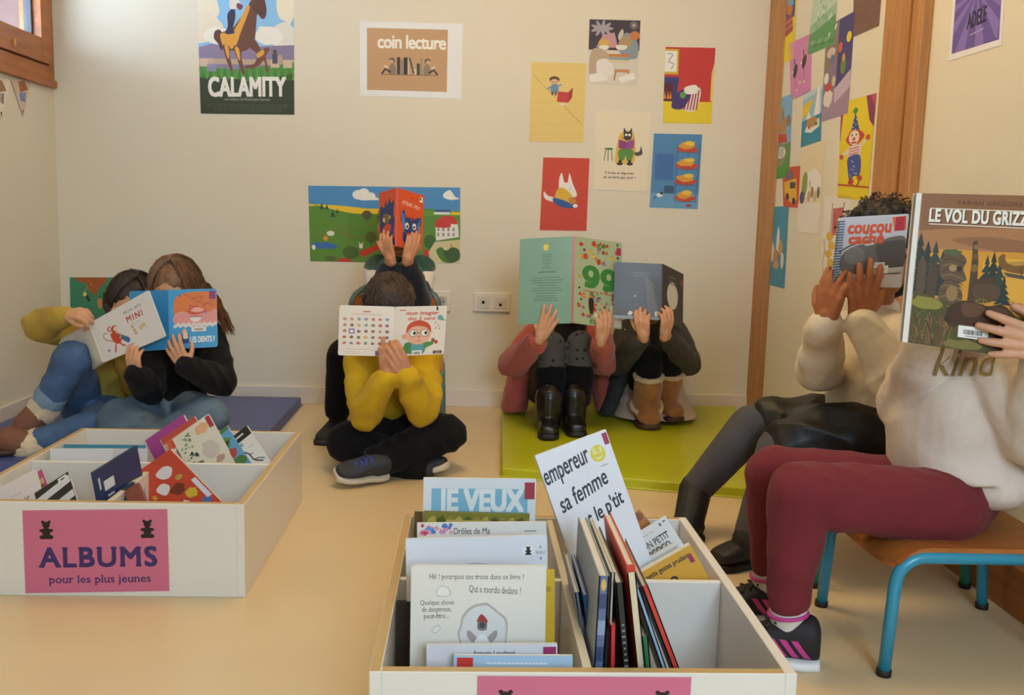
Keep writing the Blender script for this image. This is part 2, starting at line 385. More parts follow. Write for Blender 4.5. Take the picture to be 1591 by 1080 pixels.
# ------------------------------------------------------------------ flat printed pictures, drawn as shapes
_tc = {}
def glyphs(s, bold=0.0, shear=0.0, serif=False, space=1.0):
    k = (s, bold, shear, serif, space)
    if k in _tc: return _tc[k]
    c = bpy.data.curves.new('lettering', 'FONT'); c.body = s; c.shear = shear; c.resolution_u = 3
    c.space_character = space; c.align_x = 'LEFT'; c.fill_mode = 'FRONT'
    o = bpy.data.objects.new('lettering', c); COL.objects.link(o)
    dg = bpy.context.evaluated_depsgraph_get(); me = bpy.data.meshes.new_from_object(o.evaluated_get(dg))
    v = [(p.co.x, p.co.y) for p in me.vertices]; f = [tuple(p.vertices) for p in me.polygons]
    sf = []
    if serif:
        cnt = {}
        for q in f:
            for i in range(len(q)):
                e = tuple(sorted((q[i], q[(i+1) % len(q)]))); cnt[e] = cnt.get(e, 0)+1
        ends = []
        for (a, b), n in cnt.items():
            if n == 1 and abs(v[a][1]-v[b][1]) < 0.004 and 0.03 < abs(v[a][0]-v[b][0]) < 0.24:
                ends.append((min(v[a][0], v[b][0]), max(v[a][0], v[b][0]), v[a][1]))
        ymax = max(p[1] for p in v)
        for x0, x1, y in ends:
            e = 0.055; t = 0.05
            up = y < 0.1 or (y < 0.0)
            y0, y1 = (y, y+t) if up else (y-t, y)
            i = len(v); v += [(x0-e, y0), (x1+e, y0), (x1+e, y1), (x0-e, y1)]; sf.append((i, i+1, i+2, i+3))
    bpy.data.objects.remove(o); bpy.data.meshes.remove(me); bpy.data.curves.remove(c)
    x0, x1 = min(p[0] for p in v), max(p[0] for p in v); y0, y1 = min(p[1] for p in v), max(p[1] for p in v)
    v = [((p[0]-x0)/(x1-x0), 1-(p[1]-y0)/(y1-y0)) for p in v]
    _tc[k] = (v, f, sf); return _tc[k]

class Art:
    """shapes on a sheet: u runs 0..W to the right, v runs 0..H down"""
    def __init__(s, W, H, bg, r=0.0):
        s.W, s.H, s.bg, s.L = W, H, lin(bg), []
        s.r = r
    def poly(s, pts, c): s.L.append(([(p[0], p[1]) for p in pts], [tuple(range(len(pts)))], lin(c))); return s
    def rect(s, x0, y0, x1, y1, c): return s.poly([(x0, y0), (x1, y0), (x1, y1), (x0, y1)], c)
    def ell(s, x, y, rx, ry, c, a0=0, a1=360, n=20, rot=0):
        k = math.radians(rot); P = []
        for i in range(n+(0 if a1-a0 == 360 else 1)):
            t = math.radians(a0+(a1-a0)*i/n); ex, ey = rx*math.cos(t), ry*math.sin(t)
            P.append((x+ex*math.cos(k)-ey*math.sin(k), y+ex*math.sin(k)+ey*math.cos(k)))
        return s.poly(P, c)
    def line(s, pts, w, c):
        v = []; f = []
        for i, p in enumerate(pts):
            a, b = pts[max(i-1, 0)], pts[min(i+1, len(pts)-1)]
            dx, dy = b[0]-a[0], b[1]-a[1]; L = math.hypot(dx, dy) or 1
            v += [(p[0]-dy/L*w/2, p[1]+dx/L*w/2), (p[0]+dy/L*w/2, p[1]-dx/L*w/2)]
            if i: f.append((2*i-2, 2*i-1, 2*i+1, 2*i))
        s.L.append((v, f, lin(c))); return s
    def curve(s, pts, w, c, n=6):
        o = []; P = [np.array(p, float) for p in pts]
        for i in range(len(P)-1):
            p0, p1, p2, p3 = P[max(i-1, 0)], P[i], P[i+1], P[min(i+2, len(P)-1)]
            for k in range(n):
                t = k/n; o.append(tuple(0.5*(2*p1+(p2-p0)*t+(2*p0-5*p1+4*p2-p3)*t*t+(3*p1-p0-3*p2+p3)*t**3)))
        o.append(tuple(P[-1])); return s.line(o, w, c)
    def shape(s, pts, c, n=4):                  # closed smooth outline
        o = []; P = [np.array(p, float) for p in pts]; m = len(P)
        for i in range(m):
            p0, p1, p2, p3 = P[i-1], P[i], P[(i+1) % m], P[(i+2) % m]
            for k in range(n):
                t = k/n; o.append(tuple(0.5*(2*p1+(p2-p0)*t+(2*p0-5*p1+4*p2-p3)*t*t+(3*p1-p0-3*p2+p3)*t**3)))
        return s.poly([(min(max(x, 0), s.W), min(max(y, 0), s.H)) for x, y in o], c)
    def blob(s, x, y, rx, ry, c, n=14, j=0.2, seed=1):
        R = random.Random(seed)
        return s.shape([(x+rx*math.cos(2*math.pi*i/n)*(1+R.uniform(-j, j)), y+ry*math.sin(2*math.pi*i/n)*(1+R.uniform(-j, j))) for i in range(n)], c, 3)
    def text(s, t, x0, y0, x1, y1, c, bold=0.0, shear=0.0, serif=False, rise=0.0, space=1.0):
        v, f, sf = glyphs(t, bold, shear, serif, space)
        em = (y1-y0)*1.35
        for dx, dy in ((0, 0), (bold, bold), (-bold, bold), (bold, -bold), (-bold, -bold))[:5 if bold else 1]:     # heavier strokes: laid down again, a little to each side
            s.L.append(([(x0+(x1-x0)*a+dx*em, y0+(y1-y0)*b - rise*a+dy*em) for a, b in v], f, lin(c)))
        for q in sf: s.L.append(([(x0+(x1-x0)*v[i][0], y0+(y1-y0)*v[i][1] - rise*v[i][0]) for i in q], [(0, 1, 2, 3)], lin(c)))
        return s
    def lines(s, x0, y0, x1, n, gap, w, c, seed=1, centre=True):      # unreadable small print
        R = random.Random(seed)
        for i in range(n):
            k = R.uniform(0.5, 1.0)*(x1-x0)/2; m = (x0+x1)/2 if centre else x0+k
            x = m-k
            while x < m+k-0.5:
                e = min(m+k, x+R.uniform(0.02, 0.07)*(x1-x0)+0.8)
                s.line([(x, y0+i*gap), (e, y0+i*gap)], w, c); x = e+0.013*(x1-x0)
        return s
    def barcode(s, x0, y0, x1, y1):
        s.rect(x0, y0, x1, y1, '#e9e6e0'); w = x1-x0; h = y1-y0; R = random.Random(int(x0*7+y0))
        x = x0+0.18*w
        while x < x1-0.2*w:
            e = x+w*R.choice((0.012, 0.02, 0.03)); s.rect(x, y0+0.3*h, e, y1-0.3*h, '#222222'); x = e+w*R.choice((0.012, 0.02))
        s.rect(x0+0.25*w, y1-0.2*h, x1-0.25*w, y1-0.13*h, '#777777'); return s
    def teddy(s, x, y, k, c='#1d1716', lean=0.0):
        E = lambda dx, dy, rx, ry: s.ell(x+(dx+lean*-dy)*k, y+dy*k, rx*k, ry*k, c)
        E(0, -0.55, .36, .30); E(-.3, -.82, .15, .14); E(.3, -.82, .15, .14); E(0, .1, .38, .45); E(-.38, -.05, .26, .15); E(.38, -.05, .26, .15)
        E(-.34, .55, .30, .2); E(.34, .55, .30, .2); E(0, .55, .3, .18); return s
    def put(s, mb, corners, thick=0.0004, eps=0.00004, backcol=None, r=None):
        TL, TR, BR, BL = [V(c) for c in corners]; nrm = (BL-TL).cross(TR-TL).normalized()
        BR = BR - nrm*(BR-TL).dot(nrm)                  # a flat sheet
        def P(u, v, k): u = min(max(u, 0), 1); v = min(max(v, 0), 1); return (TL*(1-u)+TR*u)*(1-v)+(BL*(1-u)+BR*u)*v + nrm*k
        r = s.r if r is None else r
        if r:
            out = []
            for cx, cy, a in ((s.W-r, r, -90), (s.W-r, s.H-r, 0), (r, s.H-r, 90), (r, r, 180)):
                out += [((cx+r*math.cos(math.radians(a+t)))/s.W, (cy+r*math.sin(math.radians(a+t)))/s.H) for t in (0, 22, 45, 68, 90)]
        else: out = [(0, 0), (1, 0), (1, 1), (0, 1)]
        n = len(out)
        mb.add([P(u, v, 0) for u, v in out]+[P(u, v, -thick) for u, v in out],
               [tuple(range(n)), tuple(range(2*n-1, n-1, -1))]+[(i, i+n, (i+1) % n+n, (i+1) % n) for i in range(n)], s.bg)
        if backcol: mb.c[-n-1] = lin(backcol)
        lay = []                                        # a shape lies only as high as the shapes it covers
        for pts, fs, c in s.L:
            xs, ys = [p[0] for p in pts], [p[1] for p in pts]; bx = (min(xs), min(ys), max(xs), max(ys))
            z = 1+max([q[4] for q in lay if q[0] < bx[2] and q[2] > bx[0] and q[1] < bx[3] and q[3] > bx[1]], default=0)
            lay.append((*bx, z)); mb.add([P(x/s.W, y/s.H, z*eps) for x, y in pts], fs, c)
        return mb
    def obj(s, name, corners, m=None, parent=None, **kw):
        return s.put(MB(), corners, **kw).build(name, m or PRINT, parent)

def sheet(name, label, cat, art, corners, group=None, off=0.0012, m=None):
    C = [V(c) for c in corners]; nrm = (C[3]-C[0]).cross(C[1]-C[0]).normalized()
    o = art.obj(name, [c+nrm*off for c in C], m); return tag(o, label, cat, group)
def on_back(*px): return [A(x, y, YB) for x, y in px]
def on_right(*px): return [AX(x, y, XR) for x, y in px]

# ---- back wall
a = Art(148, 178, '#8fc3ea')
for x, y, rx, ry, c, sd in ((8, 15, 26, 34, '#f0e6d0', 1), (5, 50, 30, 24, '#efe2cc', 2), (138, 12, 16, 30, '#f3e9d2', 3), (132, 62, 22, 20, '#e9e4da', 4), (108, 60, 22, 14, '#f4efe6', 5), (30, 62, 22, 12, '#f6f0e4', 6)):
    a.blob(min(max(x, rx*0.9), 148-rx*0.9) if 0 else x, y, rx, ry, c, j=0.15, seed=sd)
a.poly([(0, 80), (22, 74), (50, 82), (80, 78), (110, 76), (148, 74), (148, 112), (0, 112)], '#8a7a96')
a.rect(0, 96, 148, 104, '#b9a088'); a.poly([(0, 108), (60, 112), (148, 100), (148, 178), (0, 178)], '#4e8a3a')
a.poly([(0, 124), (40, 122), (80, 130), (148, 116), (148, 178), (0, 178)], '#35402c')
for k in range(26): x = 4+k*5.6; a.poly([(x, 126), (x+2.4, 112-(k*7 % 9)), (x+4, 126)], '#5f9a3c' if k % 2 else '#3f7032')
for x in (8, 118, 138): a.rect(x-7, 96, x+7, 108, '#d2b7a0')
a.ell(18, 100, 4, 5, '#caa590'); a.rect(12, 104, 26, 115, '#8e86a8'); a.ell(118, 84, 3, 3, '#5a3a30'); a.rect(114, 87, 122, 102, '#4a4560'); a.ell(126, 96, 4, 8, '#b59a80')
H1, H2 = '#6e4434', '#d99a3a'
a.shape([(26, 56), (34, 54), (40, 66), (36, 84), (30, 74), (24, 66)], '#5a342c')
a.shape([(34, 60), (52, 52), (62, 40), (74, 24), (84, 8), (96, 6), (104, 18), (102, 36), (92, 30), (90, 44), (86, 70), (72, 84), (54, 84), (38, 82)], H1)
a.shape([(34, 60), (50, 58), (58, 50), (66, 36), (76, 18), (80, 22), (66, 56), (60, 72), (54, 80), (40, 80)], H2)
for q in (((38, 76), (42, 96), (48, 112), (52, 112), (48, 92), (48, 78)), ((54, 78), (60, 98), (66, 116), (71, 118), (66, 94), (66, 78)), ((76, 76), (90, 88), (86, 102), (72, 106), (72, 110), (90, 107), (98, 88), (86, 66))): a.shape(q, H1)
a.shape([(40, 76), (44, 94), (47, 94), (46, 78)], H2); a.shape([(56, 80), (61, 96), (64, 96), (62, 80)], H2)
a.shape([(84, 6), (92, 0), (102, 6), (106, 22), (104, 34), (98, 36), (90, 24)], '#5e382c'); a.line([(82, 12), (88, 24), (104, 30)], 1.4, '#2e2220')
a.shape([(46, 30), (56, 22), (58, 34), (54, 50), (56, 58), (44, 60), (42, 56), (46, 48)], '#353048')
a.shape([(50, 8), (60, 8), (66, 14), (60, 22), (50, 22)], '#e9e2dc'); a.ell(60, 4, 5, 4.5, '#d79a78'); a.ell(58, 2.2, 5, 2.2, '#3d2a2a'); a.shape([(62, 14), (70, 18), (66, 24), (60, 20)], '#7d3c58')
a.shape([(92, 106), (98, 84), (106, 78), (110, 82), (104, 92), (108, 112), (104, 114), (101, 98)], '#7a4a34'); a.shape([(90, 88), (100, 82), (101, 88), (92, 94)], H2)
a.text('CALAMITY', 14, 124, 134, 152, '#f2efe8', bold=0.03, rise=2)
a.text('une enfance de Martha Jane Cannary', 38, 154, 110, 159, '#b9bcae', rise=0.5)
a.lines(10, 164, 138, 4, 3, 0.8, '#5d6653', 2)
sheet('film_poster', 'tall film poster lettered CALAMITY with a rider on a brown horse', 'poster', a, on_back((306, -12), (456.5, -8), (457.5, 178.5), (312, 176.5)))
a = Art(160, 118, '#eef0f4').rect(11, 10, 137, 108, '#c39a70')
a.text('coin lecture', 28, 20.5, 134, 41, '#f7f4ee', bold=0.022, space=0.92)
for i, (x, w_, h_, c) in enumerate(((58, 5, 27, '#3c3834'), (63.5, 4.5, 24, '#8d8172'), (68.5, 6, 27, '#2c2926'), (75, 2.5, 25, '#c9b69a'), (84, 8, 9, '#d8c7ab'), (89, 5, 18, '#463f3a'), (95, 3, 27, '#9a8b77'))):
    a.rect(x, 82-h_, x+w_, 82, c)
a.poly([(76, 56), (79, 55), (86, 80), (83, 81)], '#5d544b')
for sgn, x in ((1, 48), (-1, 108)):
    a.ell(x+sgn*2, 61, 5, 5, '#5a5048'); a.ell(x+sgn*1, 62.5, 4, 3.6, '#c9a37c'); a.shape([(x, 66), (x+sgn*7, 68), (x+sgn*8, 81), (x-sgn*3, 81)], '#8b7a66')
    a.line([(x, 79), (x-sgn*8, 74), (x-sgn*14, 82)], 3.2, '#2f2b28'); a.line([(x-sgn*4, 72), (x-sgn*10, 69)], 2.4, '#e2d6c0')
a.line([(34, 83), (122, 82.5)], 1.2, '#7a6248')
sheet('reading_corner_sign', 'white landscape sheet reading coin lecture over drawn books on a back wall', 'sign', a, on_back((559, 33), (719, 37), (716.5, 153.5), (559.5, 149)))

a = Art(236, 117, '#6a9a2e').rect(0, 0, 236, 40, '#4f93cf')
a.poly([(0, 28), (30, 29), (60, 31), (90, 34), (120, 34), (236, 36), (236, 48), (120, 42), (60, 42), (30, 34), (0, 31)], '#f0c71c')
a.poly([(0, 32), (14, 30), (36, 36), (70, 42), (110, 42), (150, 36), (190, 33), (236, 38), (236, 117), (0, 117)], '#5d9030')
a.poly([(60, 42), (110, 43), (110, 70), (80, 92), (60, 80)], '#588a2c')
for x, y, r_ in ((80, 20, 10), (88, 16, 8), (98, 22, 8)): a.ell(x-2, y-7, r_, r_*0.75, '#f2f2f0')
a.shape([(72, 14), (84, 4), (100, 14), (110, 20), (96, 21), (80, 21)], '#f4f4f2'); a.shape([(210, 10), (220, 4), (228, 14), (235, 17), (222, 19), (211, 16)], '#f4f4f2')
for x, y, k in ((20, 34, 5), (28, 34, 4), (37, 46, 6), (44, 40, 3.5)): a.poly([(x-k*0.7, y+2), (x, y-k*1.6), (x+k*0.7, y+2)], '#2c5a34')
for i in range(70):
    R = random.Random(i); a.ell(R.uniform(8, 100), 54+R.uniform(0, 30), R.uniform(.8, 2.2), .6, R.choice(('#a0562e', '#b0482c', '#8a6a2c')), n=6)
for x, y, rx, ry, c in ((90, 44, 8, 7, '#55562a'), (96, 78, 9, 9, '#54622a'), (64, 102, 13, 10, '#4d6a2a'), (32, 112, 10, 4, '#566e2c'), (188, 84, 9, 11, '#3f6a2a')): a.ell(x, y, rx, ry, c)
a.line([(90, 48), (90, 56)], 1, '#4b3a20'); a.line([(96, 84), (96, 96)], 1, '#4b3a20')
a.poly([(3, 88), (30, 87), (44, 92), (38, 97), (4, 97)], '#3f70b8'); a.ell(33, 73, 6, 4, '#e9e9e2'); a.ell(25, 81, 3.6, 4, '#e0a020'); a.ell(6, 95, 3, 4, '#eeeeea')
a.ell(80, 92, 3, 4, '#f0efe8'); a.line([(78, 90), (77, 86)], 1, '#f0efe8'); a.line([(82, 90), (83, 86)], 1, '#f0efe8')
a.poly([(78, 100), (110, 88), (110, 96), (80, 110)], '#c8362a'); a.poly([(40, 117), (46, 112), (60, 111), (66, 117)], '#c8362a'); a.poly([(178, 96), (190, 97), (190, 108), (178, 106)], '#c8362a')
a.rect(178, 36, 236, 44, '#6aa030'); a.rect(195, 38, 220, 41.5, '#eef0f0'); a.rect(196, 34, 221, 38, '#43659a'); a.rect(222, 38, 236, 42, '#f0c71c')
a.poly([(189, 117), (186, 100), (196, 84), (236, 80), (236, 117)], '#d9cfa0')
a.poly([(197, 58), (232, 52), (234, 76), (198, 82)], '#f1ece6'); a.shape([(196, 60), (200, 50), (210, 44), (226, 45), (232, 56), (222, 56), (220, 61), (206, 62)], '#cf3a33')
for i in range(4):
    for j in range(2): a.rect(200+i*8, 62+j*8, 203+i*8, 67+j*8, '#9a8f94')
a.shape([(198, 98), (206, 92), (214, 98), (222, 92), (232, 96), (234, 108), (224, 116), (208, 114)], '#4f7f2c'); a.shape([(210, 98), (218, 96), (224, 92), (234, 96), (235, 110), (222, 116), (212, 108)], '#40602a')
a.ell(222, 89, 2, 3, '#d8a060')
sheet('countryside_poster', 'wide cartoon countryside poster with red roofed house and pond on the back wall', 'poster', a, on_back((479, 288.5), (715, 291.5), (715, 409.5), (482, 406)))
a = Art(74, 74, '#3f8a66')
a.shape([(10, 0), (56, 0), (54, 10), (46, 16), (40, 28), (30, 20), (26, 10), (14, 6)], '#a85a2a')
for i in range(16): R = random.Random(i+5); x, y = R.uniform(18, 50), R.uniform(1, 18); a.line([(x, y), (x+R.uniform(-5, 5), y+R.uniform(1, 6))], 0.7, R.choice(('#d98a3a', '#7a3a1c')))
a.poly([(20, 24), (26, 24), (32, 36), (28, 38)], '#2f3d2a'); a.ell(23, 26, 3, 3.4, '#e6d28a'); a.shape([(42, 34), (48, 32), (50, 44), (44, 48)], '#d08a58'); a.line([(44, 32), (48, 30)], 1.5, '#3a2a20')
sheet('green_picture', 'small dark green picture with brown foliage behind child in mustard sleeves', 'poster', a, on_back((108.5, 431), (182, 431), (185, 505), (110, 505)))

G1 = 'pictures on the back wall'
a = Art(84, 122, '#e8cb78')
for i in range(7): a.rect(0, 8+i*17, 84, 9+i*17, '#e3c36c')
a.line([(2, 18), (28, 44), (44, 58)], 0.8, '#b59a55'); a.line([(52, 66), (68, 82), (80, 92)], 0.9, '#b08f50')
a.ell(36, 26, 8, 5, '#6b3f2a'); a.ell(36, 30, 6.5, 4.8, '#e3b48c'); a.ell(33.5, 30, .8, 1, '#222'); a.ell(38.5, 30, .8, 1, '#222'); a.shape([(32, 34), (41, 34), (42, 45), (31, 45)], '#6f93b5')
a.line([(31, 37), (25, 41)], 2.2, '#6f93b5'); a.line([(41, 37), (47, 33)], 2.2, '#6f93b5'); a.rect(32, 45, 35, 50, '#4a3a33'); a.rect(37, 45, 40, 50, '#4a3a33')
a.poly([(42, 44), (58, 45), (58, 61), (41, 60)], '#c5352e'); a.poly([(58, 45), (65, 37), (64, 53), (58, 61)], '#a92923'); a.line([(46, 64), (54, 63)], 3, '#e6dcc8')
sheet('picture_card', 'pale yellow picture of a small child running to a red book', 'poster', a, on_back((826, 96), (911, 98.5), (906, 221.5), (822, 220)), G1)
a = Art(80, 103, '#ddd4c8').rect(0, 0, 80, 48, '#3d3140')
for i in range(9): t = math.radians(i*40); a.ell(20+9*math.cos(t), 14+5*math.sin(t), 9, 2.6, '#a9a0aa', rot=i*40)
for i in range(10): t = math.radians(i*36); a.line([(70, 8), (70+7*math.cos(t), 8+7*math.sin(t))], .7, '#c8bcae')
a.poly([(12, 44), (22, 24), (40, 20), (46, 44)], '#c9969a'); a.ell(24, 38, 9, 8, '#d7a94e'); a.ell(24, 44, 8, 4, '#ece6dc'); a.shape([(50, 28), (58, 20), (70, 24), (78, 40), (76, 60), (56, 58), (46, 44)], '#8d9aa5')
a.ell(58, 34, 10, 9, '#b49468'); a.shape([(44, 40), (60, 40), (58, 46), (46, 47)], '#e8e2d8'); a.ell(72, 24, 8, 7, '#c87a40'); a.shape([(46, 24), (52, 14), (54, 22), (48, 32)], '#cfc8c0')
a.shape([(6, 48), (20, 46), (34, 58), (38, 86), (6, 96), (2, 70)], '#bda58a'); a.shape([(14, 66), (34, 64), (40, 86), (18, 94)], '#eae6e0'); a.rect(32, 54, 66, 58.5, '#c77d3a'); a.rect(34, 59, 66, 63, '#8fa1a8'); a.rect(32, 63.5, 64, 67, '#d9cba8')
a.rect(42, 78, 66, 83, '#c68a52'); a.line([(44, 83), (42, 96)], 2.4, '#b37a44'); a.line([(64, 83), (66, 96)], 2.4, '#b37a44'); a.poly([(48, 92), (72, 82), (76, 92), (54, 100)], '#f2efe8'); a.poly([(2, 88), (20, 84), (34, 96), (4, 100)], '#efece4')
sheet('picture_card', 'grey brown picture of animals with piled books under a night sky', 'poster', a, on_back((916, 30), (995, 32), (991, 133), (912.5, 130.5)), G1)
a = Art(80, 118, '#c7342c').rect(0, 84, 80, 118, '#ead01c')
a.rect(0, 3, 22, 42, '#d6b52c'); a.rect(0, 6, 19, 38, '#f2f0ea'); a.curve([(4, 10), (12, 12), (6, 22), (14, 26), (10, 34)], 1, '#55508a')
a.poly([(0, 46), (24, 46), (20, 84), (0, 84)], '#3d3a78'); a.rect(0, 56, 14, 84, '#5c1d1c')
for x in (2, 7, 11): a.poly([(x-2, 80), (x, 68), (x+2, 80)], '#e8902a')
a.poly([(80, 22), (76, 40), (76, 82), (80, 84)], '#e6cf6a')
a.shape([(32, 82), (36, 68), (50, 64), (58, 62), (60, 74), (52, 98), (34, 97)], '#e9e4dc')
for i in range(5): x = 35+i*5; a.line([(x+6-i, 66), (x-1, 97)], 2.2, '#b0302c')
a.shape([(16, 80), (28, 66), (44, 68), (40, 84), (30, 96), (14, 94)], '#4a2f72'); a.shape([(34, 62), (52, 58), (54, 70), (36, 72)], '#f1efe9'); a.ell(31, 74, 5, 5, '#5b9a4a')
sheet('picture_card', 'red and yellow picture of a striped armchair by a fireplace', 'poster', a, on_back((1034, 73), (1111.5, 74.5), (1105, 192.5), (1029.5, 191)), G1)
a = Art(85, 124, '#efe2c8')
a.shape([(36, 42), (42, 32), (56, 30), (62, 42), (64, 74), (56, 82), (36, 82), (32, 74)], '#e3b84e')
for i in range(10): R = random.Random(i+3); a.ell(R.uniform(36, 60), R.uniform(36, 78), 1.3, 1.3, '#b9772c', n=8)
for x0_, x1_ in ((17, 15), (21, 21), (26, 28)): a.line([(x0_, 60), (x1_, 78)], 1.4, '#4c8a3e')
a.ell(22, 59, 7, 1.7, '#3f7a35'); a.shape([(62, 64), (70, 62), (72, 54), (75, 66), (66, 69)], '#4b4644')
a.shape([(44, 34), (44, 25), (48, 31), (53, 31), (56, 25), (57, 36), (55, 44), (46, 44)], '#3f3a3a'); a.ell(48, 36.5, 2, 2, '#f1eee6'); a.ell(53, 36.5, 2, 2, '#f1eee6')
a.poly([(37, 44), (49, 47), (49, 61), (37, 57)], '#8e3c84'); a.poly([(49, 47), (61, 43), (61, 57), (49, 61)], '#a04a95'); a.shape([(38, 60), (60, 60), (58, 76), (51, 76), (49, 68), (46, 76), (39, 76)], '#5a8f3c')
a.ell(40, 82, 5, 2.4, '#2f2b2b'); a.ell(56, 82, 5, 2.4, '#2f2b2b'); a.rect(38, 76, 43, 81, '#2f2b2b'); a.rect(53, 76, 58, 81, '#2f2b2b')
a.text('5 fruits et légumes', 17, 94.5, 63, 99.5, '#3a3632', bold=.012); a.text('et un livre par jour !', 15, 101, 66, 106.5, '#3a3632', bold=.012)
sheet('picture_card', 'cream picture of a dark animal in a yellow armchair reading a purple book', 'poster', a, on_back((926, 172), (1012, 174), (1004, 297), (922.5, 295)), G1)
a = Art(76, 116, '#d04327')
a.shape([(28, 50), (28, 32), (32, 24), (36, 38), (42, 38), (44, 24), (50, 40), (58, 58), (52, 62), (40, 54), (32, 54)], '#f4f1ea'); a.shape([(4, 54), (10, 60), (22, 64), (22, 70), (10, 68), (4, 62)], '#f4f1ea')
a.shape([(26, 50), (36, 48), (50, 60), (46, 72), (28, 66), (22, 62)], '#e3b630'); a.shape([(20, 64), (32, 66), (48, 72), (56, 76), (50, 80), (32, 78), (20, 70)], '#2f5ca0')
a.poly([(44, 64), (54, 62), (58, 70), (48, 74)], '#c8863e'); a.ell(56, 76, 4, 3, '#f4f1ea'); a.ell(46, 50, .7, .9, '#333')
sheet('picture_card', 'red picture of a white pointed-eared animal reading, lowest on the back wall', 'poster', a, on_back((844, 244.5), (916, 246), (911, 359), (838.5, 357.5)), G1)
a = Art(79, 115, '#4f8bbd').rect(0, 92, 79, 115, '#6aa3cc'); a.rect(4, 30, 36, 72, '#4a78b5'); a.rect(7, 33, 34, 69, '#3f6fae')
a.line([(40, 16), (40, 104)], 1.2, '#3a5f86'); a.line([(76, 16), (74, 104)], 1.2, '#3a5f86'); a.line([(58, 12), (58, 106)], .8, '#3a5f86')
for y, sd in ((18, 1), (44, 2), (68, 3), (94, 4)):
    a.blob(57, y+5, 18, 5, '#c8432a', seed=sd); a.blob(55, y, 13, 5.5, '#e0a02e', seed=sd+8); a.blob(60, y-4, 8, 3.5, '#eec63c', seed=sd+20); a.line([(40, y+10), (75, y+10)], 1, '#6b4a3a')
a.rect(22, 80, 38, 92, '#37597d'); a.ell(15, 95, 5, 3, '#f0efe9'); a.ell(18, 92, 2.6, 2, '#2a2a2e'); a.line([(10, 97), (6, 101)], 1.4, '#2a2a2e'); a.ell(64, 110, 5, 2, '#a83a2c')
sheet('picture_card', 'blue picture of a tall bunk tower draped in red and orange', 'poster', a, on_back((1016, 207.5), (1091, 209), (1084, 325), (1009, 322.5)), G1)

# ---- right wall
G2 = 'cards on the right wall panel'
a = Art(50, 120, '#ead01c').rect(4, 0, 46, 50, '#3a4a86')
for i in range(5): a.poly([(4+i*7, 0), (8+i*7, 0), (4+i*4, 34), (2+i*3, 34)], '#d8482f' if i % 2 else '#f0eadf')
a.ell(32, 36, 8, 9, '#cf7a3a'); a.rect(24, 10, 42, 30, '#7fa8d0'); a.poly([(4, 56), (40, 44), (44, 72), (6, 84)], '#a64a56'); a.line([(6, 62), (42, 52)], 2, '#e0a56a'); a.line([(6, 72), (42, 62)], 2, '#e0a56a'); a.ell(12, 98, 5, 12, '#d8a23a')
sheet('picture_card', 'yellow circus card with striped awning at top of wooden post', 'poster', a, on_right((1211, -12), (1240, -24), (1233, 92), (1209.5, 101)), G2)
a = Art(50, 120, '#9dc0a2'); a.poly([(0, 0), (50, 0), (50, 40), (0, 66)], '#c3d6c0'); a.poly([(0, 84), (50, 62), (50, 120), (0, 120)], '#5f9a62')
for i in range(14): R = random.Random(i); x, y = R.uniform(4, 46), R.uniform(20, 80); a.line([(x, y), (x+1, y-8)], 1.6, R.choice(('#6c9a78', '#e8ece2', '#4f8a5c')))
for i in range(6): a.ell(8+i*7, 100+(i*7 % 12), 6, 4, '#4d8a52' if i % 2 else '#7fb37a')
sheet('picture_card', 'misty green forest card high on the right wall', 'poster', a, on_right((1265, -14), (1303, -30), (1297, 68), (1255, 86)), G2)
a = Art(60, 110, '#7a5748'); a.blob(30, 36, 22, 18, '#d9d6d2', j=.3, seed=4)
for i in range(40): R = random.Random(i); a.ell(R.uniform(12, 50), R.uniform(22, 52), 2.4, 1, R.choice(('#f2f0ec', '#8a8682', '#b5b1ac')), n=6, rot=R.uniform(0, 180))
for i in range(30): R = random.Random(i+50); a.ell(R.uniform(2, 58), R.uniform(58, 108), 2.6, .8, '#634436', n=6)
sheet('picture_card', 'brown card with a grey white tangle, highest beside the double posts', 'poster', a, on_right((1328, -40), (1374, -60), (1366, 40), (1325, 58)), G2)
a = Art(50, 110, '#d688bb')
for x, y in ((13, 58), (34, 48)): a.ell(x, y, 5, 13, '#463f45', rot=12); a.line([(x, y+12), (x-1, y+26)], 1, '#5c4a40'); a.line([(x-1, y-12), (x-2, y-24)], 2, '#463f45'); a.ell(x-7, y, 2, 2.4, '#f1edf0')
for x, y in ((24, 84), (34, 86), (16, 96)): a.ell(x, y, 2, 3, '#e9d8c8'); a.line([(x, y-10), (x, y-3)], .8, '#a86a52')
for x in (36, 42): a.ell(x, 16, 2, 4, '#c9a5b8')
sheet('picture_card', 'pink card with two dark long-necked birds on the right wall', 'poster', a, on_right((1227, 68), (1262, 51), (1260, 141), (1229, 156.5)), G2)
a = Art(70, 150, '#8a7896'); a.poly([(34, 0), (70, 0), (70, 84), (34, 110)], '#46407a'); a.poly([(0, 0), (34, 0), (34, 60), (0, 80)], '#8a7a72'); a.poly([(0, 130), (70, 92), (70, 150), (0, 150)], '#a58aa8'); a.poly([(30, 106), (70, 84), (70, 110), (34, 128)], '#cdb8d0')
a.ell(17, 46, 11, 8, '#d8c4bc'); a.ell(20, 56, 4, 7, '#4a78b5'); a.ell(40, 44, 5, 8, '#d8603c'); a.ell(60, 34, 6, 8, '#ead02c'); a.ell(8, 16, 2, 5, '#f0ece0', rot=25); a.ell(25, 8, 2, 5, '#f0ece0', rot=25)
a.blob(16, 116, 12, 14, '#e9ded6', seed=3); a.ell(8, 84, 6, 9, '#eee8de'); a.blob(14, 98, 8, 7, '#c8463c', seed=5); a.ell(50, 74, 7, 13, '#6b8a42'); a.ell(50, 62, 4, 6, '#c9a04a'); a.ell(28, 92, 5, 8, '#d2c0a8')
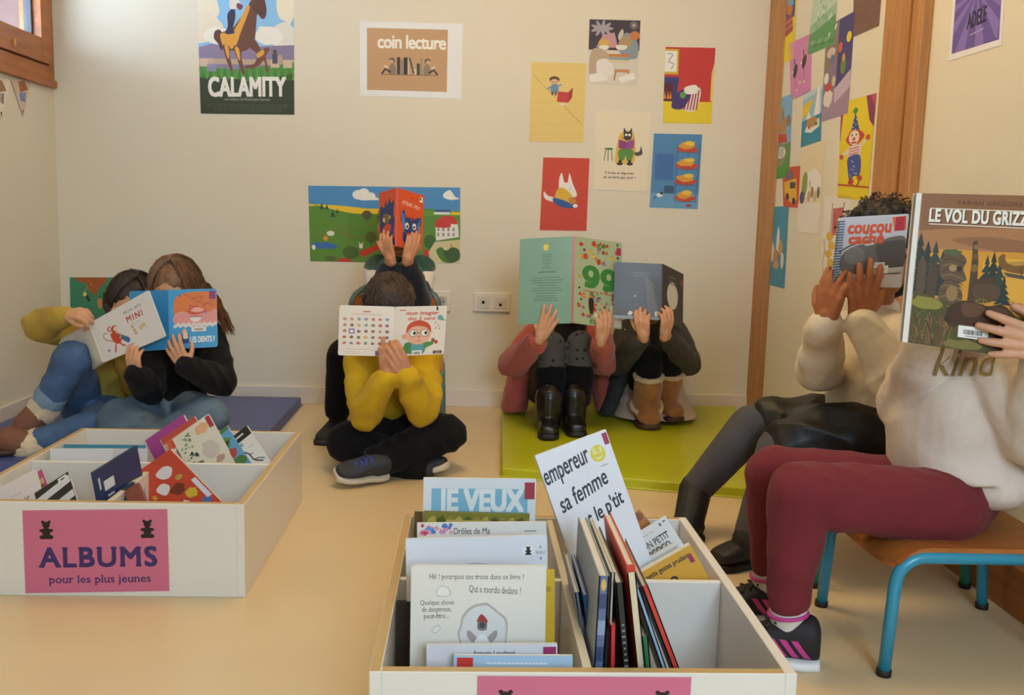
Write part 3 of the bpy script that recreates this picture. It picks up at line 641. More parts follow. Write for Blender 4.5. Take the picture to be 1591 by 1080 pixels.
sheet('picture_card', 'purple party card with balloons and animals on the right wall', 'poster', a, on_right((1285, 41), (1329, 17), (1318, 176), (1276, 189.5)), G2)
a = Art(60, 150, '#ead011'); a.poly([(0, 4), (6, 3), (1, 60), (0, 60)], '#a8385a'); a.poly([(44, 0), (60, 0), (60, 46), (52, 36)], '#8a3560'); a.poly([(50, 0), (60, 0), (60, 20)], '#c2406a')
a.poly([(20, 50), (27, 20), (36, 48)], '#34479a'); a.ell(27, 18, 4.5, 4.5, '#4f9a3a')
for i in range(6): a.ell(25+(i % 2)*5-(i//3), 28+i*3.6, 1, 1, '#f4f2ec', n=8)
a.blob(28, 58, 15, 12, '#c8432f', j=.25, seed=6); a.ell(27, 58, 9.5, 11, '#f2dfd2'); a.ell(27, 60, 2.6, 2.6, '#d03a30'); a.ell(23, 54, 1.3, 1.7, '#333'); a.ell(31, 54, 1.3, 1.7, '#333'); a.ell(27, 64, 6, 3, '#c83a34', 0, 180)
a.shape([(17, 73), (38, 69), (39, 86), (18, 89)], '#ecdcdc')
for i in range(4): a.line([(18, 75+i*4), (38, 72+i*4)], 1.4, '#c84a4a')
a.line([(19, 76), (6, 84)], 4.5, '#ecdcdc'); a.line([(38, 73), (50, 62)], 4.5, '#ecdcdc'); a.ell(5, 86, 4, 4, '#c8553c'); a.ell(52, 60, 4, 4, '#c8553c')
a.shape([(18, 88), (39, 84), (43, 108), (34, 124), (24, 124), (19, 108)], '#3c55a8')
for i in range(12): R = random.Random(i); a.ell(22+R.uniform(0, 16), 90+R.uniform(0, 28), .9, .9, '#f0f0f0', n=8)
a.ell(34, 122, 8, 9, '#35302e'); a.ell(34, 122, 6.3, 7.2, '#ead011'); a.ell(26, 124, 6, 4, '#c03a3c', rot=-20); a.ell(42, 118, 5, 4, '#c03a3c'); a.line([(0, 129), (60, 131)], 2.6, '#c0402c')
sheet('picture_card', 'bright yellow card of a clown in a blue pointed hat', 'poster', a, on_right((1308, 159.5), (1362.5, 144.5), (1348.5, 312), (1301.5, 307.5)), G2)
a = Art(60, 140, '#7fb4dd'); a.poly([(0, 86), (60, 80), (60, 140), (0, 140)], '#5f8f4a'); a.ell(24, 100, 22, 22, '#8a8f70'); a.ell(28, 96, 16, 10, '#f0efe9')
for i in range(4): a.line([(18+i*6, 88), (16+i*6, 104)], 2, '#2f3436')
a.poly([(18, 60), (24, 40), (40, 36), (44, 64)], '#b8854a'); a.rect(26, 20, 34, 40, '#a07848'); a.poly([(4, 60), (20, 62), (46, 66), (48, 80), (16, 78)], '#c2402e'); a.ell(8, 64, 5, 7, '#d8503a'); a.ell(50, 44, 8, 10, '#8a7a6a'); a.poly([(0, 124), (50, 116), (44, 140), (0, 140)], '#4c9a3a')
sheet('picture_card', 'sky blue card of a heaped red cart beside the corner post', 'poster', a, on_right((1205, 155), (1232, 145.5), (1226.5, 275), (1200.5, 279)), G2)
a = Art(60, 95, '#c9dbe4'); a.poly([(0, 14), (60, 4), (60, 50), (0, 56)], '#9cc4e0'); a.poly([(0, 22), (34, 16), (20, 38), (0, 46)], '#e6c63a'); a.poly([(36, 50), (46, 0), (54, 0), (54, 54)], '#f3f2ee'); a.poly([(8, 56), (20, 36), (34, 56)], '#efeee8'); a.poly([(0, 50), (60, 46), (60, 95), (0, 95)], '#2f8fb0'); a.poly([(10, 70), (20, 54), (54, 54), (54, 68), (30, 75)], '#e8e6e0'); a.blob(32, 56, 16, 9, '#b5854e', seed=3); a.ell(24, 64, 5, 3, '#c25a3c'); a.ell(44, 62, 5, 3, '#4f8f4a')
sheet('picture_card', 'turquoise sea card with a white sail on the right wall', 'poster', a, on_right((1249, 145), (1278.5, 133), (1276, 219), (1244.5, 229.5)), G2)
a = Art(60, 140, '#ecdcb8').poly([(0, 96), (60, 92), (60, 140), (0, 140)], '#efe9e2'); a.ell(36, 66, 22, 24, '#f1eee8'); a.shape([(10, 52), (20, 48), (22, 72), (16, 84), (8, 78)], '#8fa04a'); a.ell(10, 86, 7, 10, '#4a5a8a')
for i, c in enumerate(('#c0a890', '#a8794a', '#d0b48a', '#7a6a60')): a.ell(28+i*8, 84-(i % 2)*6, 4, 9, c)
a.line([(30, 70), (28, 60)], 1.6, '#5a4a6a')
sheet('picture_card', 'cream card with a green bird and small animals, hanging mid panel', 'poster', a, on_right((1246, 222), (1283, 216.5), (1272, 364), (1238, 359.5)), G2)
a = Art(50, 90, '#cf4a2c'); a.poly([(4, 34), (40, 26), (44, 70), (34, 84), (6, 68)], '#e6b52c'); a.rect(22, 34, 38, 48, '#4a3a34'); a.ell(14, 66, 5, 8, '#2a2524'); a.ell(34, 76, 5, 8, '#2a2524'); a.blob(20, 20, 14, 10, '#7f6a78', seed=8); a.line([(14, 20), (16, 8)], 2, '#6a5866'); a.line([(26, 18), (26, 6)], 2, '#6a5866')
sheet('picture_card', 'orange red card with a yellow van on the right wall', 'poster', a, on_right((1216, 261), (1244, 257.5), (1241, 323), (1217.5, 321.5)), G2)
a = Art(60, 150, '#ece8e2'); a.line([(20, 12), (18, 150)], 1.4, '#4a3a34'); a.line([(46, 10), (40, 60)], 1.4, '#4a3a34'); a.poly([(22, 20), (45, 18), (40, 62), (22, 64)], '#c8666a')
for i in range(4): a.line([(24+i*5, 30), (26+i*4, 58)], 1, '#9a3f48')
for i in range(5): a.blob(18+(i % 2)*6, 66+i*14, 8, 7, '#e0b53a', seed=i)
a.line([(4, 70), (8, 90), (4, 110), (8, 140)], 1.2, '#5a4a44')
sheet('picture_card', 'white card with a red ladder, partly behind the spiral-bound book', 'poster', a, on_right((1282, 305), (1324, 304), (1310, 452), (1274, 446)), G2)
a = Art(50, 120, '#3e93b5'); a.shape([(22, 44), (26, 30), (30, 44), (29, 66), (22, 66)], '#ece8de'); a.ell(12, 70, 5, 14, '#e4ded2'); a.ell(34, 62, 6, 11, '#c8a06a'); a.ell(22, 76, 7, 12, '#b98a58'); a.ell(40, 80, 4, 12, '#e9e4da'); a.ell(24, 88, 8, 6, '#c79c70'); a.line([(12, 56), (8, 50)], 1.6, '#e4ded2'); a.line([(34, 54), (40, 46)], 1.6, '#c8a06a')
sheet('picture_card', 'teal card with pale animals, lowest on the right wall panel', 'poster', a, on_right((1198, 321.5), (1226, 320), (1219, 448.5), (1191.5, 441.5)), G2)
a = Art(100, 150, '#eeecf2').rect(6, 0, 95, 141, '#6a56a8')
for i in range(14):
    t0, t1 = math.radians(i*25.7), math.radians(i*25.7+12)
    P = [(50, 60)]
    for t in (t0, t1):
        c, s_ = math.cos(t), math.sin(t); k = min((44/abs(c)) if c else 999, (60 if s_ < 0 else 81)/abs(s_) if s_ else 999); P.append((50+c*k, 60+s_*k))
    a.poly(P, '#8a74c4')
a.blob(44, 30, 22, 16, '#d86a3c', seed=4); a.blob(36, 22, 14, 12, '#e88a50', seed=6); a.ell(62, 16, 12, 8, '#c8b8d8'); a.ell(42, 50, 6, 4, '#3b2f6a')
a.text('ADELE', 34, 90, 70, 112, '#2a2450', bold=.02, rise=3); a.line([(62, 88), (66, 84)], 1.6, '#2a2450'); a.text('M', 26, 88, 33, 106, '#2a2450', bold=.02) if 0 else None; a.line([(40, 122), (66, 118)], 1.6, '#b9acd8')
sheet('purple_poster', 'purple rayed poster reading ADELE on the right wall above the brown bear book', 'poster', a, on_right((1486, -66), (1567, -100), (1557, 70), (1474, 95)))
# ---- left wall: two pennants of a paper bunting
for i, (q, lb, cols) in enumerate((([(-22, 118), (15, 125), (2, 186)], 'pale paper pennant at the picture edge under the window', ('#eee4d0', '#a8785a', '#c8a27a')),
                          ([(16, 124), (47, 122.5), (35, 182)], 'printed paper pennant with a brown figure in blue under the window', ('#d8c0b0', '#a8623a', '#6f8fc0')))):
    P = [AX(x, y, XL) + V((0.002+0.001*i, 0, 0)) for x, y in q]
    mb = MB(); nrm = V((1, 0, 0))
    def tri(pts, c, k): mb.add([P[0]*(1-u-t)+P[1]*u+P[2]*t+nrm*k for u, t in pts], [tuple(range(len(pts)))], lin(c))
    mb.add([p+nrm*k for k in (0, -0.0006) for p in P], [(0, 1, 2), (5, 4, 3), (0, 3, 4, 1), (1, 4, 5, 2), (2, 5, 3, 0)], lin(cols[0]))
    tri([(0.3, 0.06), (0.62, 0.04), (0.66, 0.28), (0.25, 0.34)], cols[1], 0.0003); tri([(0.18, 0.36), (0.36, 0.34), (0.28, 0.6), (0.12, 0.55)], cols[2], 0.0004)
    tri([(0.38, 0.36), (0.5, 0.34), (0.32, 0.62), (0.26, 0.6)], '#8a7ab0', 0.0005); tri([(0.05, 0.82), (0.13, 0.8), (0.03, 0.95)], '#4a4058', 0.0005)
    tag(mb.build('pennant', PRINT), lb, 'bunting', 'paper bunting on the left wall')
# ------------------------------------------------------------------ people
def B(px, z, Y):                        # the point at depth Y and height z in pixel column px
    lo, hi = -3000.0, 4000.0
    for _ in range(40):
        m = (lo+hi)/2
        if A(px, m, Y).z > z: lo = m
        else: hi = m
    return A(px, lo, Y)
def nz(v): return V(v).normalized()

def skin_mat(name, col): 
    m = mat(name, col, 0.55, var=0.05, vscale=30, bump=0.08, bscale=220)
    b = m.node_tree.nodes['Principled BSDF']; b.inputs['Subsurface Weight'].default_value = 0.08; b.inputs['Subsurface Radius'].default_value = (0.01, 0.004, 0.002)
    return m
SK_FAIR = skin_mat('fair_skin', '#d09a78'); SK_WARM = skin_mat('warm_skin', '#c48a66'); SK_BROWN = skin_mat('brown_skin', '#a5633c')

FL_ = ((.026, .017, .013), (.029, .019, .014), (.026, .017, .013), (.020, .013, .011))
def hand(mb, W, d, n, side=1, s=1.0, curl=(14, 18, 12), spread=5, thumb=(0.75, 0.6, 0.5), each=None):
    """d towards the fingers, n out of the palm, side +1 right hand"""
    W = V(W); d = nz(d); n = V(n); n = (n-d*n.dot(d)).normalized(); t = d.cross(n)*side
    off = (.0215, .0072, -.0075, -.021); fwd = (.052, .055, .051, .045)
    mb.cone(W-d*0.012, W+d*0.012, .0185*s, .0165*s)
    for k in range(4):
        K = W + d*fwd[k]*s + t*off[k]*s
        mb.cone(W + d*0.006*s + t*off[k]*0.55*s, K, .0125*s, .0088*s)
        c = each[k] if each else curl; a = 0; p = K; r = .0078*s*(0.9 if k == 3 else 1)
        sp = math.radians(spread*(1.5-k))
        for j in range(3):
            a += math.radians(c[j])
            dr = (d*math.cos(sp)+t*math.sin(sp))*math.cos(a) + n*math.sin(a)
            q = p + dr*FL_[k][j]*s; r2 = r*(0.93 if j < 2 else 0.82)
            mb.cone(p, q, r, r2); p, r = q, r2
    mb.cone(W+d*.008*s+t*.010*s, W+d*.034*s+t*.014*s+n*.003*s, .0135*s, .0105*s)      # ball of the thumb
    p = W + d*.016*s + t*.017*s; a1, a2, a3 = thumb; r = .0095*s
    for j, L in enumerate((.024, .021, .016)):
        dr = nz(t*(a1*(1-0.35*j)) + d*(a2+0.15*j) + n*a3); q = p + dr*L*s; mb.cone(p, q, r, r*0.9); p, r = q, r*0.9

def head(mb, c, f, up, s=1.0):
    c = V(c); f = nz(f); up = V(up); up = (up-f*up.dot(f)).normalized(); r = f.cross(up)
    mb.ell(c+up*.015*s-f*.012*s, r*.071*s, f*.086*s, up*.084*s)
    mb.ell(c-up*.034*s+f*.016*s, r*.056*s, f*.060*s, up*.060*s); mb.ell(c-up*.066*s+f*.036*s, r*.028*s, f*.030*s, up*.026*s)
    for k in (-1, 1):
        mb.ell(c+r*k*.034*s-up*.030*s+f*.042*s, r*.028*s, f*.026*s, up*.028*s)
        mb.ell(c+r*k*.071*s-up*.014*s-f*.004*s, r*.010*s, f*.019*s, up*.028*s)
        mb.ell(c+r*k*.029*s+up*.021*s+f*.058*s, r*.024*s, f*.016*s, up*.011*s); mb.ell(c+r*k*.029*s+up*.006*s+f*.057*s, r*.016*s, f*.0145*s, up*.008*s)
    mb.cone(c+f*.072*s+up*.006*s, c+f*.088*s-up*.022*s, .007*s, .0115*s)
    mb.cone(c+f*.068*s-up*.050*s-r*.014*s, c+f*.068*s-up*.050*s+r*.014*s, .009*s, .009*s)
    return c, f, up, r
def face_parts(root, c, f, up, s=1.0, eye='#4a3526'):
    c = V(c); f = nz(f); up = V(up); up = (up-f*up.dot(f)).normalized(); r = f.cross(up)
    for k in (-1, 1):
        b = MB(); p = c+r*k*.029*s-up*.001*s+f*.058*s
        b.ell(p, r*.011*s, f*.0125*s, up*.007*s, col=lin('#ece6de')); b.ell(p+f*.0085*s, r*.005*s, f*.0042*s, up*.005*s, col=lin(eye)); b.ell(p+f*.0118*s, r*.0026*s, f*.002*s, up*.0026*s, col=lin('#14100e'))
        b.build('eye', GLOSS, root, smooth=True)
    b = MB(); b.tube([c+f*.0775*s-up*.0495*s+r*x*s for x in (-.018, -.008, .008, .018)], [.002*s, .0045*s, .0045*s, .002*s], 8)
    b.build('lips', mat('lips', '#a5604f', 0.5), root, smooth=True)

def torso(pts, L, rx, ry, e=0.0):
    L = nz(L); R = []
    for i, p in enumerate(pts):
        t = nz(pts[min(i+1, len(pts)-1)]-pts[max(i-1, 0)]); l = (L-t*L.dot(t)).normalized(); b = l.cross(t)
        R.append((p, l*(rx[i]+e), b*(ry[i]+e)))
    return R
RX = (.102, .098, .106, .094, .042); RY = (.084, .078, .080, .060, .040)

M_HAIR = {}
def hair_mat(col):
    if col not in M_HAIR: M_HAIR[col] = mat('hair', col, 0.55, var=0.35, vscale=60, bump=0.5, bscale=180, stretch=(1, 1, 0.35))
    return M_HAIR[col]
def hair_cap(root, c, f, up, s, col, kind='short', seed=1, name='hair', locks=None):
    c = V(c); f = nz(f); up = V(up); up = (up-f*up.dot(f)).normalized(); r = f.cross(up); R = random.Random(seed); b = MB()
    m = hair_mat(col)
    if kind == 'short':
        b.ell(c+up*.026*s-f*.020*s, r*.076*s, f*.086*s, up*.084*s); b.ell(c-up*.010*s-f*.044*s, r*.068*s, f*.052*s, up*.062*s)
        h = b.blob(name, m, root, vox=0.004, it=3, fold=0.002, fscale=60, fine=0.0016); 
        b = MB()
        for i in range(900):
            th, ph = R.uniform(0, 2*math.pi), math.acos(R.uniform(-0.05, 1)); dr = r*math.cos(th)*math.sin(ph)*.075+f*math.sin(th)*math.sin(ph)*.085+up*math.cos(ph)*.083
            p = c+(up*.026-f*.020)*s+dr*s; o = nz(dr); tg = nz(f*0.7+r*R.uniform(-.8, .8)-up*0.1); tg = nz(tg-o*tg.dot(o)*0.75)
            b.tube([p, p+tg*.010*s, p+tg*.020*s+o*.001], [.0011, .0009, .0003], 3)
        b.build('hair_strands', m, h)
    elif kind == 'curly':
        b.ell(c+up*.034*s-f*.018*s, r*.082*s, f*.090*s, up*.084*s); b.ell(c-up*.03*s-f*.05*s, r*.090*s, f*.060*s, up*.085*s)
        for i in range(420):
            th, ph = R.uniform(0, 2*math.pi), math.acos(R.uniform(-0.5, 1)); dr = r*math.cos(th)*math.sin(ph)*.088+f*math.sin(th)*math.sin(ph)*.094+up*math.cos(ph)*.09
            p = c+(up*.032-f*.022)*s+dr*s
            if (p-c).dot(f) > .05*s and (p-c).dot(up) < .05*s: continue
            q = R.uniform(.007, .013); b.ell(p, r*q, f*q, up*q, n=8, m=6)
        h = b.blob(name, m, root, vox=0.0035, it=1, fold=0.003, fscale=120, fine=0.0015)
        b = MB()
        for i in range(160):
            th, ph = R.uniform(0, 2*math.pi), math.acos(R.uniform(0.25, 1)); dr = r*math.cos(th)*math.sin(ph)*.096+f*math.sin(th)*math.sin(ph)*.10+up*math.cos(ph)*.098
            p = c+(up*.032-f*.022)*s+dr*s; o = nz(dr); u = o.orthogonal().normalized(); w_ = o.cross(u)
            b.tube([p+o*(.003*k)+(u*math.cos(k*1.3)+w_*math.sin(k*1.3))*.005 for k in range(6)], [.0011]*5+[.0005], 3)
        b.build('hair_strands', m, h)
    elif kind == 'long':
        b.ell(c+up*.026*s-f*.020*s, r*.077*s, f*.086*s, up*.084*s); b.ell(c-up*.02*s-f*.044*s, r*.073*s, f*.054*s, up*.07*s)
        h = b.blob(name, m, root, vox=0.004, it=3, fold=0.002, fscale=60, fine=0.001)
        b = MB()
        for i in range(520):
            th = R.uniform(0.12, 2*math.pi-0.12)-math.pi/2+math.pi; e = R.uniform(1.0, 1.07)
            ax = r*math.cos(th)*.078*e*s+f*math.sin(th)*.088*e*s; pts = []
            if math.sin(th) > 0.75: continue
            top = R.uniform(1.0, 1.1)
            for k in range(8):
                a = math.pi*0.52*k/7; pts.append(c+(up*.026-f*.020)*s+ax*math.sin(a)+up*.087*top*s*math.cos(a)+r*R.uniform(-.002, .002))
            g = V((0, 0, -1)); L = locks*R.uniform(0.5, 1)
            for k in range(1, 5): pts.append(pts[7]+g*L*k/4+ax*0.1*math.sin(k)+r*R.uniform(-.004, .004))
            b.tube(pts, [.0016]*10+[.001, .0006], 3)
        for i in range(26):
            th = R.uniform(0, 2*math.pi); dr = r*math.cos(th)*.05+f*math.sin(th)*.05+up*.075; p = c+(up*.026-f*.02)*s+dr*s; o = nz(dr+r*R.uniform(-.05, .05))
            b.tube([p, p+o*.004+r*R.uniform(-.01, .01), p+o*.006+r*R.uniform(-.03, .03)], [.0005, .0004, .0002], 3)
        b.build('hair_strands', m, h)
    return h

def cloth(name, col, **k):
    a = dict(rough=0.92, var=0.08, vscale=14, bump=0.35, bscale=420, sheen=0.04); a.update(k); return mat(name, col, **a)

def frame(heel, toe, up=(0, 0, 1)):
    heel, toe = V(heel), V(toe); d = nz(toe-heel); up = V(up); up = (up-d*up.dot(d)).normalized(); return heel, toe, d, up, d.cross(up)
def shoe(root, heel, toe, col, sole, up=(0, 0, 1), w=.034, h=.055, lace=None, name='shoe', ankle=None, m=None, trim=None):
    """heel and toe lie on the sole; returns the upper"""
    heel, toe, d, u, r = frame(heel, toe, up); L = (toe-heel).length; b = MB()
    S = [(-.03, .5, .75), (0.02, .78, .98), (.15, .9, 1.04), (.38, .88, .96), (.62, 1.0, .66), (.84, .94, .48), (.97, .66, .38), (1.02, .35, .3)]
    b.loft([(heel+d*(L*t)+u*(h*k*0.5+.012), r*w*a, u*(h*k*0.5)) for t, a, k in S], n=20)
    if ankle is not None: b.cone(heel+d*L*0.2+u*h*0.7, ankle, w*0.92, w*0.86)
    o = b.blob(name, m or mat('shoe_upper', col, 0.7, bump=0.3, bscale=300), root, vox=0.0035, it=4)
    b = MB(); b.loft([(heel+d*(L*t)+u*.0085, r*(w*a+.004), u*.0105) for t, a, k in [(-.03, .66, 1), (.15, .92, 1), (.4, .9, 1), (.65, 1.05, 1), (.87, .95, 1), (1.03, .55, 1)]], n=20, sq=3.5)
    b.build('sole', mat('rubber_sole', sole, 0.6), o, smooth=True)
    if lace:
        b = MB()
        for k in range(4):
            t = .38+k*.09; p = heel+d*(L*t)+u*(h*(0.98-0.115*k*1.0)+.006)
            b.tube([p-r*w*.62-u*.004, p+u*.004+d*.006, p+r*w*.62-u*.004], .0028, 6); b.tube([p-r*w*.6-u*.003+d*.012, p+u*.004, p+r*w*.6-u*.003+d*.012], .0028, 6)
        b.build('lace', mat('lace', lace, 0.7), o, smooth=True)
    return o
def boot(root, heel, toe, top, col, rough=0.35, sole='#1a1716', w=.036, h=.052, shaft=.046, up=(0, 0, 1), name='boot', coat=0.2, fold=.0012, m=None):
    heel, toe, d, u, r = frame(heel, toe, up); L = (toe-heel).length; b = MB()
    S = [(0.0, .78, 1.0), (.2, .95, 1.05), (.5, .95, .95), (.75, 1.02, .78), (.93, .85, .66), (1.0, .6, .55)]
    b.loft([(heel+d*(L*t)+u*(h*k*0.5+.014), r*w*a, u*(h*k*0.5)) for t, a, k in S], n=20)
    b.cone(heel+d*L*0.26+u*h*0.8, V(top), shaft*0.9, shaft)
    o = b.blob(name, m or mat('boot_leather', col, rough, coat=coat, bump=0.15, bscale=120), root, vox=0.0038, it=4, fold=fold, fscale=50)
    b = MB(); b.loft([(heel+d*(L*t)+u*.009, r*(w*a+.002), u*.011) for t, a, k in [(-.02, .7, 1), (.2, .95, 1), (.5, .95, 1), (.75, 1.02, 1), (.93, .86, 1), (1.02, .55, 1)]], n=20, sq=3.5)
    b.build('sole', mat('boot_sole', sole, 0.6), o, smooth=True)
    return o
def fur(root, rings, col='#d9c8ac', name='fur_trim'):
    b = MB()
    for pts, rad in rings: b.chain(pts, rad)
    return b.blob(name, mat('fleece', col, 0.95, sheen=0.4, bump=0.6, bscale=260, var=0.08, vscale=60), root, vox=0.0035, it=2, fold=.0014, fscale=110, fine=.0012)
def ringpts(c, ax, rad, n=12):
    ax = nz(ax); u = ax.orthogonal().normalized(); w_ = ax.cross(u)
    return [V(c)+(u*math.cos(2*math.pi*k/n)+w_*math.sin(2*math.pi*k/n))*rad for k in range(n+1)]

class Kid:
    def __init__(s, label, T, L, hd, f, up, sh, el, wr, hips, knees, ank, skin, hands, hs=1.0, s_=1.0, rx=RX, ry=RY, toes=None):
        s.T, s.L, s.sh, s.el, s.wr, s.hips, s.kn, s.an, s.rx, s.ry, s.s = T, L, sh, el, wr, hips, knees, ank, rx, ry, s_
        s.hd, s.f, s.up = V(hd), nz(f), V(up)
        b = MB(); b.loft(torso(T, L, rx, ry)); head(b, hd, f, up, s_)
        ff = nz(f); uu = V(up); uu = (uu-ff*uu.dot(ff)).normalized()
        b.cone(T[-1]-V((0, 0, .02)), V(hd)-uu*.045*s_-ff*.018*s_, .040, .034)
        for i in range(2):
            b.cone(T[3], sh[i], .045, .040); b.chain([sh[i], el[i], wr[i]], [.037, .029, .0185]); m = el[i].lerp(wr[i], 0.3); b.cone(el[i], m, .029, .029)
            hand(b, wr[i], s=hs, **hands[i])
            b.cone(T[0], hips[i], .07, .066); b.chain([hips[i], knees[i], ank[i]], [.062, .045, .030]); m = knees[i].lerp(ank[i], 0.3); b.cone(knees[i], m, .043, .042)
            if toes: b.cone(ank[i]-V((0, 0, .02)), toes[i], .028, .02)
        s.body = b.blob('person', skin, None, vox=0.0029, it=3); s.root = tag(s.body, label, 'person')
        face_parts(s.root, hd, f, up, s_)
    def top(s, m, hem=None, e=0.014, r=(.052, .047, .034), cuff=.90, name='sweater', fold=.0035, fscale=42, paint=None, extra=None, collar=True, cufflen=.12, vox=.005, parent=None, cut=0, cr=None):
        T = list(s.T); b = MB(); rx, ry = list(s.rx), list(s.ry); L = nz(s.L)
        R = torso(T, L, rx, ry, e)
        if hem: R = [(V(hem[0]), L*hem[1], nz(R[0][2])*hem[2])]+R[cut:]
        b.loft(R)
        if collar: b.cone(T[-1]-V((0, 0, .012)), T[-1]+V((0, 0, .004)), .050, .046)
        for i in range(2):
            b.cone(T[3], s.sh[i], .052, r[0]); w_ = s.el[i].lerp(s.wr[i], cuff); b.chain([s.sh[i], s.el[i], w_], r)
            k = s.el[i].lerp(s.wr[i], cuff-cufflen); b.cone(k, w_, r[2]+.004, r[2]-.001)
            q = s.el[i].lerp(s.wr[i], cuff-cufflen*0.5); b.cone(q, s.el[i].lerp(s.wr[i], cuff), (cr or .027), (cr or .027)) if 0 else None
        if extra: extra(b)
        return b.blob(name, m, parent or s.root, vox=vox, it=5, fold=fold, fscale=fscale, fine=.0003, paint=paint)
    def legs(s, m, r=(.070, .057, .044), to=0.96, name='trousers', e=.010, fold=.003, fscale=42, extra=None, vox=.005, paint=None, waist=True):
        b = MB(); R = torso(s.T[:3], s.L, s.rx, s.ry, e)
        if waist: b.loft([R[0], (R[0][0].lerp(R[1][0], .6), R[1][1], R[1][2])])
        for i in range(2):
            t = to[i] if isinstance(to, (list, tuple)) else to; a = s.kn[i].lerp(s.an[i], t)
            b.cone(s.T[0], s.hips[i], .085, r[0]+.004); b.chain([s.hips[i], s.kn[i], a], r); k = s.kn[i].lerp(s.an[i], 0.3); b.cone(s.kn[i], k, r[1], (r[1]*2+r[2])/3*1.02)
        if extra: extra(b)
        return b.blob(name, m, s.root, vox=vox, it=5, fold=fold, fscale=fscale, fine=.0002, paint=paint)

DENIM = cloth('blue_denim', '#47658f', var=0.22, vscale=18, bump=0.4, bscale=500); DENIM2 = cloth('washed_denim', '#5d7388', var=0.38, vscale=9, bump=0.4, bscale=500)
BLACKC = cloth('black_jersey', '#0e0d10', var=0.1, spec=0.25)
Yp, Ym = V((0, 1, 0)), V((0, -1, 0)); UP = V((0, 0, 1)); X1 = V((1, 0, 0))

# 1 --- child in mustard sleeves in the left corner
k = Kid('child in mustard top and blue jeans curled in the left corner behind a white book',
        [B(140, .135, 3.24), A(150, 602, 3.22), A(170, 560, 3.22), A(186, 522, 3.22), A(193, 505, 3.21)], A(228, 535, 3.28)-A(150, 520, 3.16),
        A(203, 478, 3.16), (0.1, -.85, -.5), (.25, 0, 1), [A(150, 524, 3.16), A(226, 540, 3.28)], [A(60, 506, 3.04), A(212, 596, 3.14)], [A(102, 490, 2.955), A(192, 546, 3.04)],
        [A(130, 634, 3.2), A(162, 645, 3.16)], [A(113, 556, 2.96), A(150, 662, 2.99)], [A(66, 640, 3.00), A(46, 692, 2.93)], SK_FAIR,
        [dict(d=(.92, -.30, .18), n=(-.1, .65, -1), side=-1, curl=(26, 44, 30), spread=8, thumb=(.5, .8, .5)), dict(d=(-.1, 0, 1), n=Yp, side=-1)], hs=0.95)
k.top(cloth('mustard_knit', '#b5963c', bump=0.4), r=(.050, .050, .036), name='mustard_top', fold=.007)
k.legs(DENIM, r=(.070, .056, .045), to=(.80, .86), name='jeans')
for i, (hl, to, tp) in enumerate(((A(62, 672, 3.00), A(18, 690, 2.95), k.kn[0].lerp(k.an[0], .98)), (A(30, 712, 2.92), A(-34, 722, 2.88), k.kn[1].lerp(k.an[1], 0.98)))):
    hl.z = max(hl.z, .042) if i else hl.z; to.z = max(.042, to.z)
    bt = boot(k.root, hl, to, tp, '#7d5340', 0.75, sole='#4a342a', name='boot', coat=0, up=(0.1, 0, 1)); ax = k.kn[i]-k.an[i]
    a0 = k.kn[i].lerp(k.an[i], .86 if i else .80); a1 = k.kn[i].lerp(k.an[i], 1.03 if i else 1.0); fur(bt, [([a0, a1], [.047, .050])])
    c = MB(); c.chain([k.kn[i].lerp(k.an[i], .66), k.kn[i].lerp(k.an[i], .78)], [.050, .049]); c.blob('turn_up', cloth('pale_denim', '#7f9ab8', var=.15), k.root, vox=.004, it=3) if i == 0 else None
hair_cap(k.root, k.hd, k.f, k.up, 1.0, '#33241c', 'long', 3, locks=.06)

# 2 --- girl in black with the blue book
k = Kid('girl in black sweater and washed jeans cross-legged on blue mat, holding a blue book',
        [B(266, .135, 3.2), A(268, 596, 3.2), A(274, 552, 3.18), A(278, 512, 3.16), A(277, 494, 3.14)], A(330, 520, 3.16)-A(225, 520, 3.16),
        A(272, 456, 3.08), (-.05, -.86, -.5), (.02, 0, 1), [A(232, 522, 3.16), A(326, 520, 3.16)], [A(232, 606, 3.02), A(343, 592, 3.03)], [A(211, 581, 2.875), A(290, 571, 2.87)],
        [A(245, 640, 3.16), A(292, 640, 3.16)], [A(184, 652, 2.93), A(325, 648, 2.96)], [A(282, 690, 2.90), A(230, 690, 2.86)], SK_FAIR,
        [dict(d=(-.12, -.1, 1), n=(.45, 1, 0), side=1, curl=(22, 28, 18)), dict(d=(-.52, -.05, .85), n=(.1, 1, .1), side=-1, curl=(10, 14, 12), spread=8)], hs=.92)
k.top(cloth('black_knit', '#111113', bump=0.5, bscale=300, spec=.3), r=(.052, .050, .037), name='black_sweater', fold=.006, cuff=.98)
b = MB()
for i in range(40):
    R = random.Random(i); p = A(R.uniform(252, 292), R.uniform(560, 578), 3.0)
    h, loc, no, _ = k.root.children[-1].ray_cast(V((p.x, 2.5, p.z)), (0, 1, 0)) if k.root.children[-1].type == 'MESH' else (0, 0, 0, 0)
    if h: q = R.uniform(.002, .0035); b.ell(loc, X1*q, V((0, .001, 0)), UP*q, n=6, m=4)
if b.v: b.build('sequins', mat('silver_sequin', '#c8ccd4', 0.2, 1.0), k.root)
k.legs(DENIM2, r=(.074, .064, .050), to=.95, name='jeans', fold=.005)
hair_cap(k.root, k.hd, k.f, k.up, 1.0, '#7a5a40', 'long', 5, locks=.05)
b = MB(); R = random.Random(9)
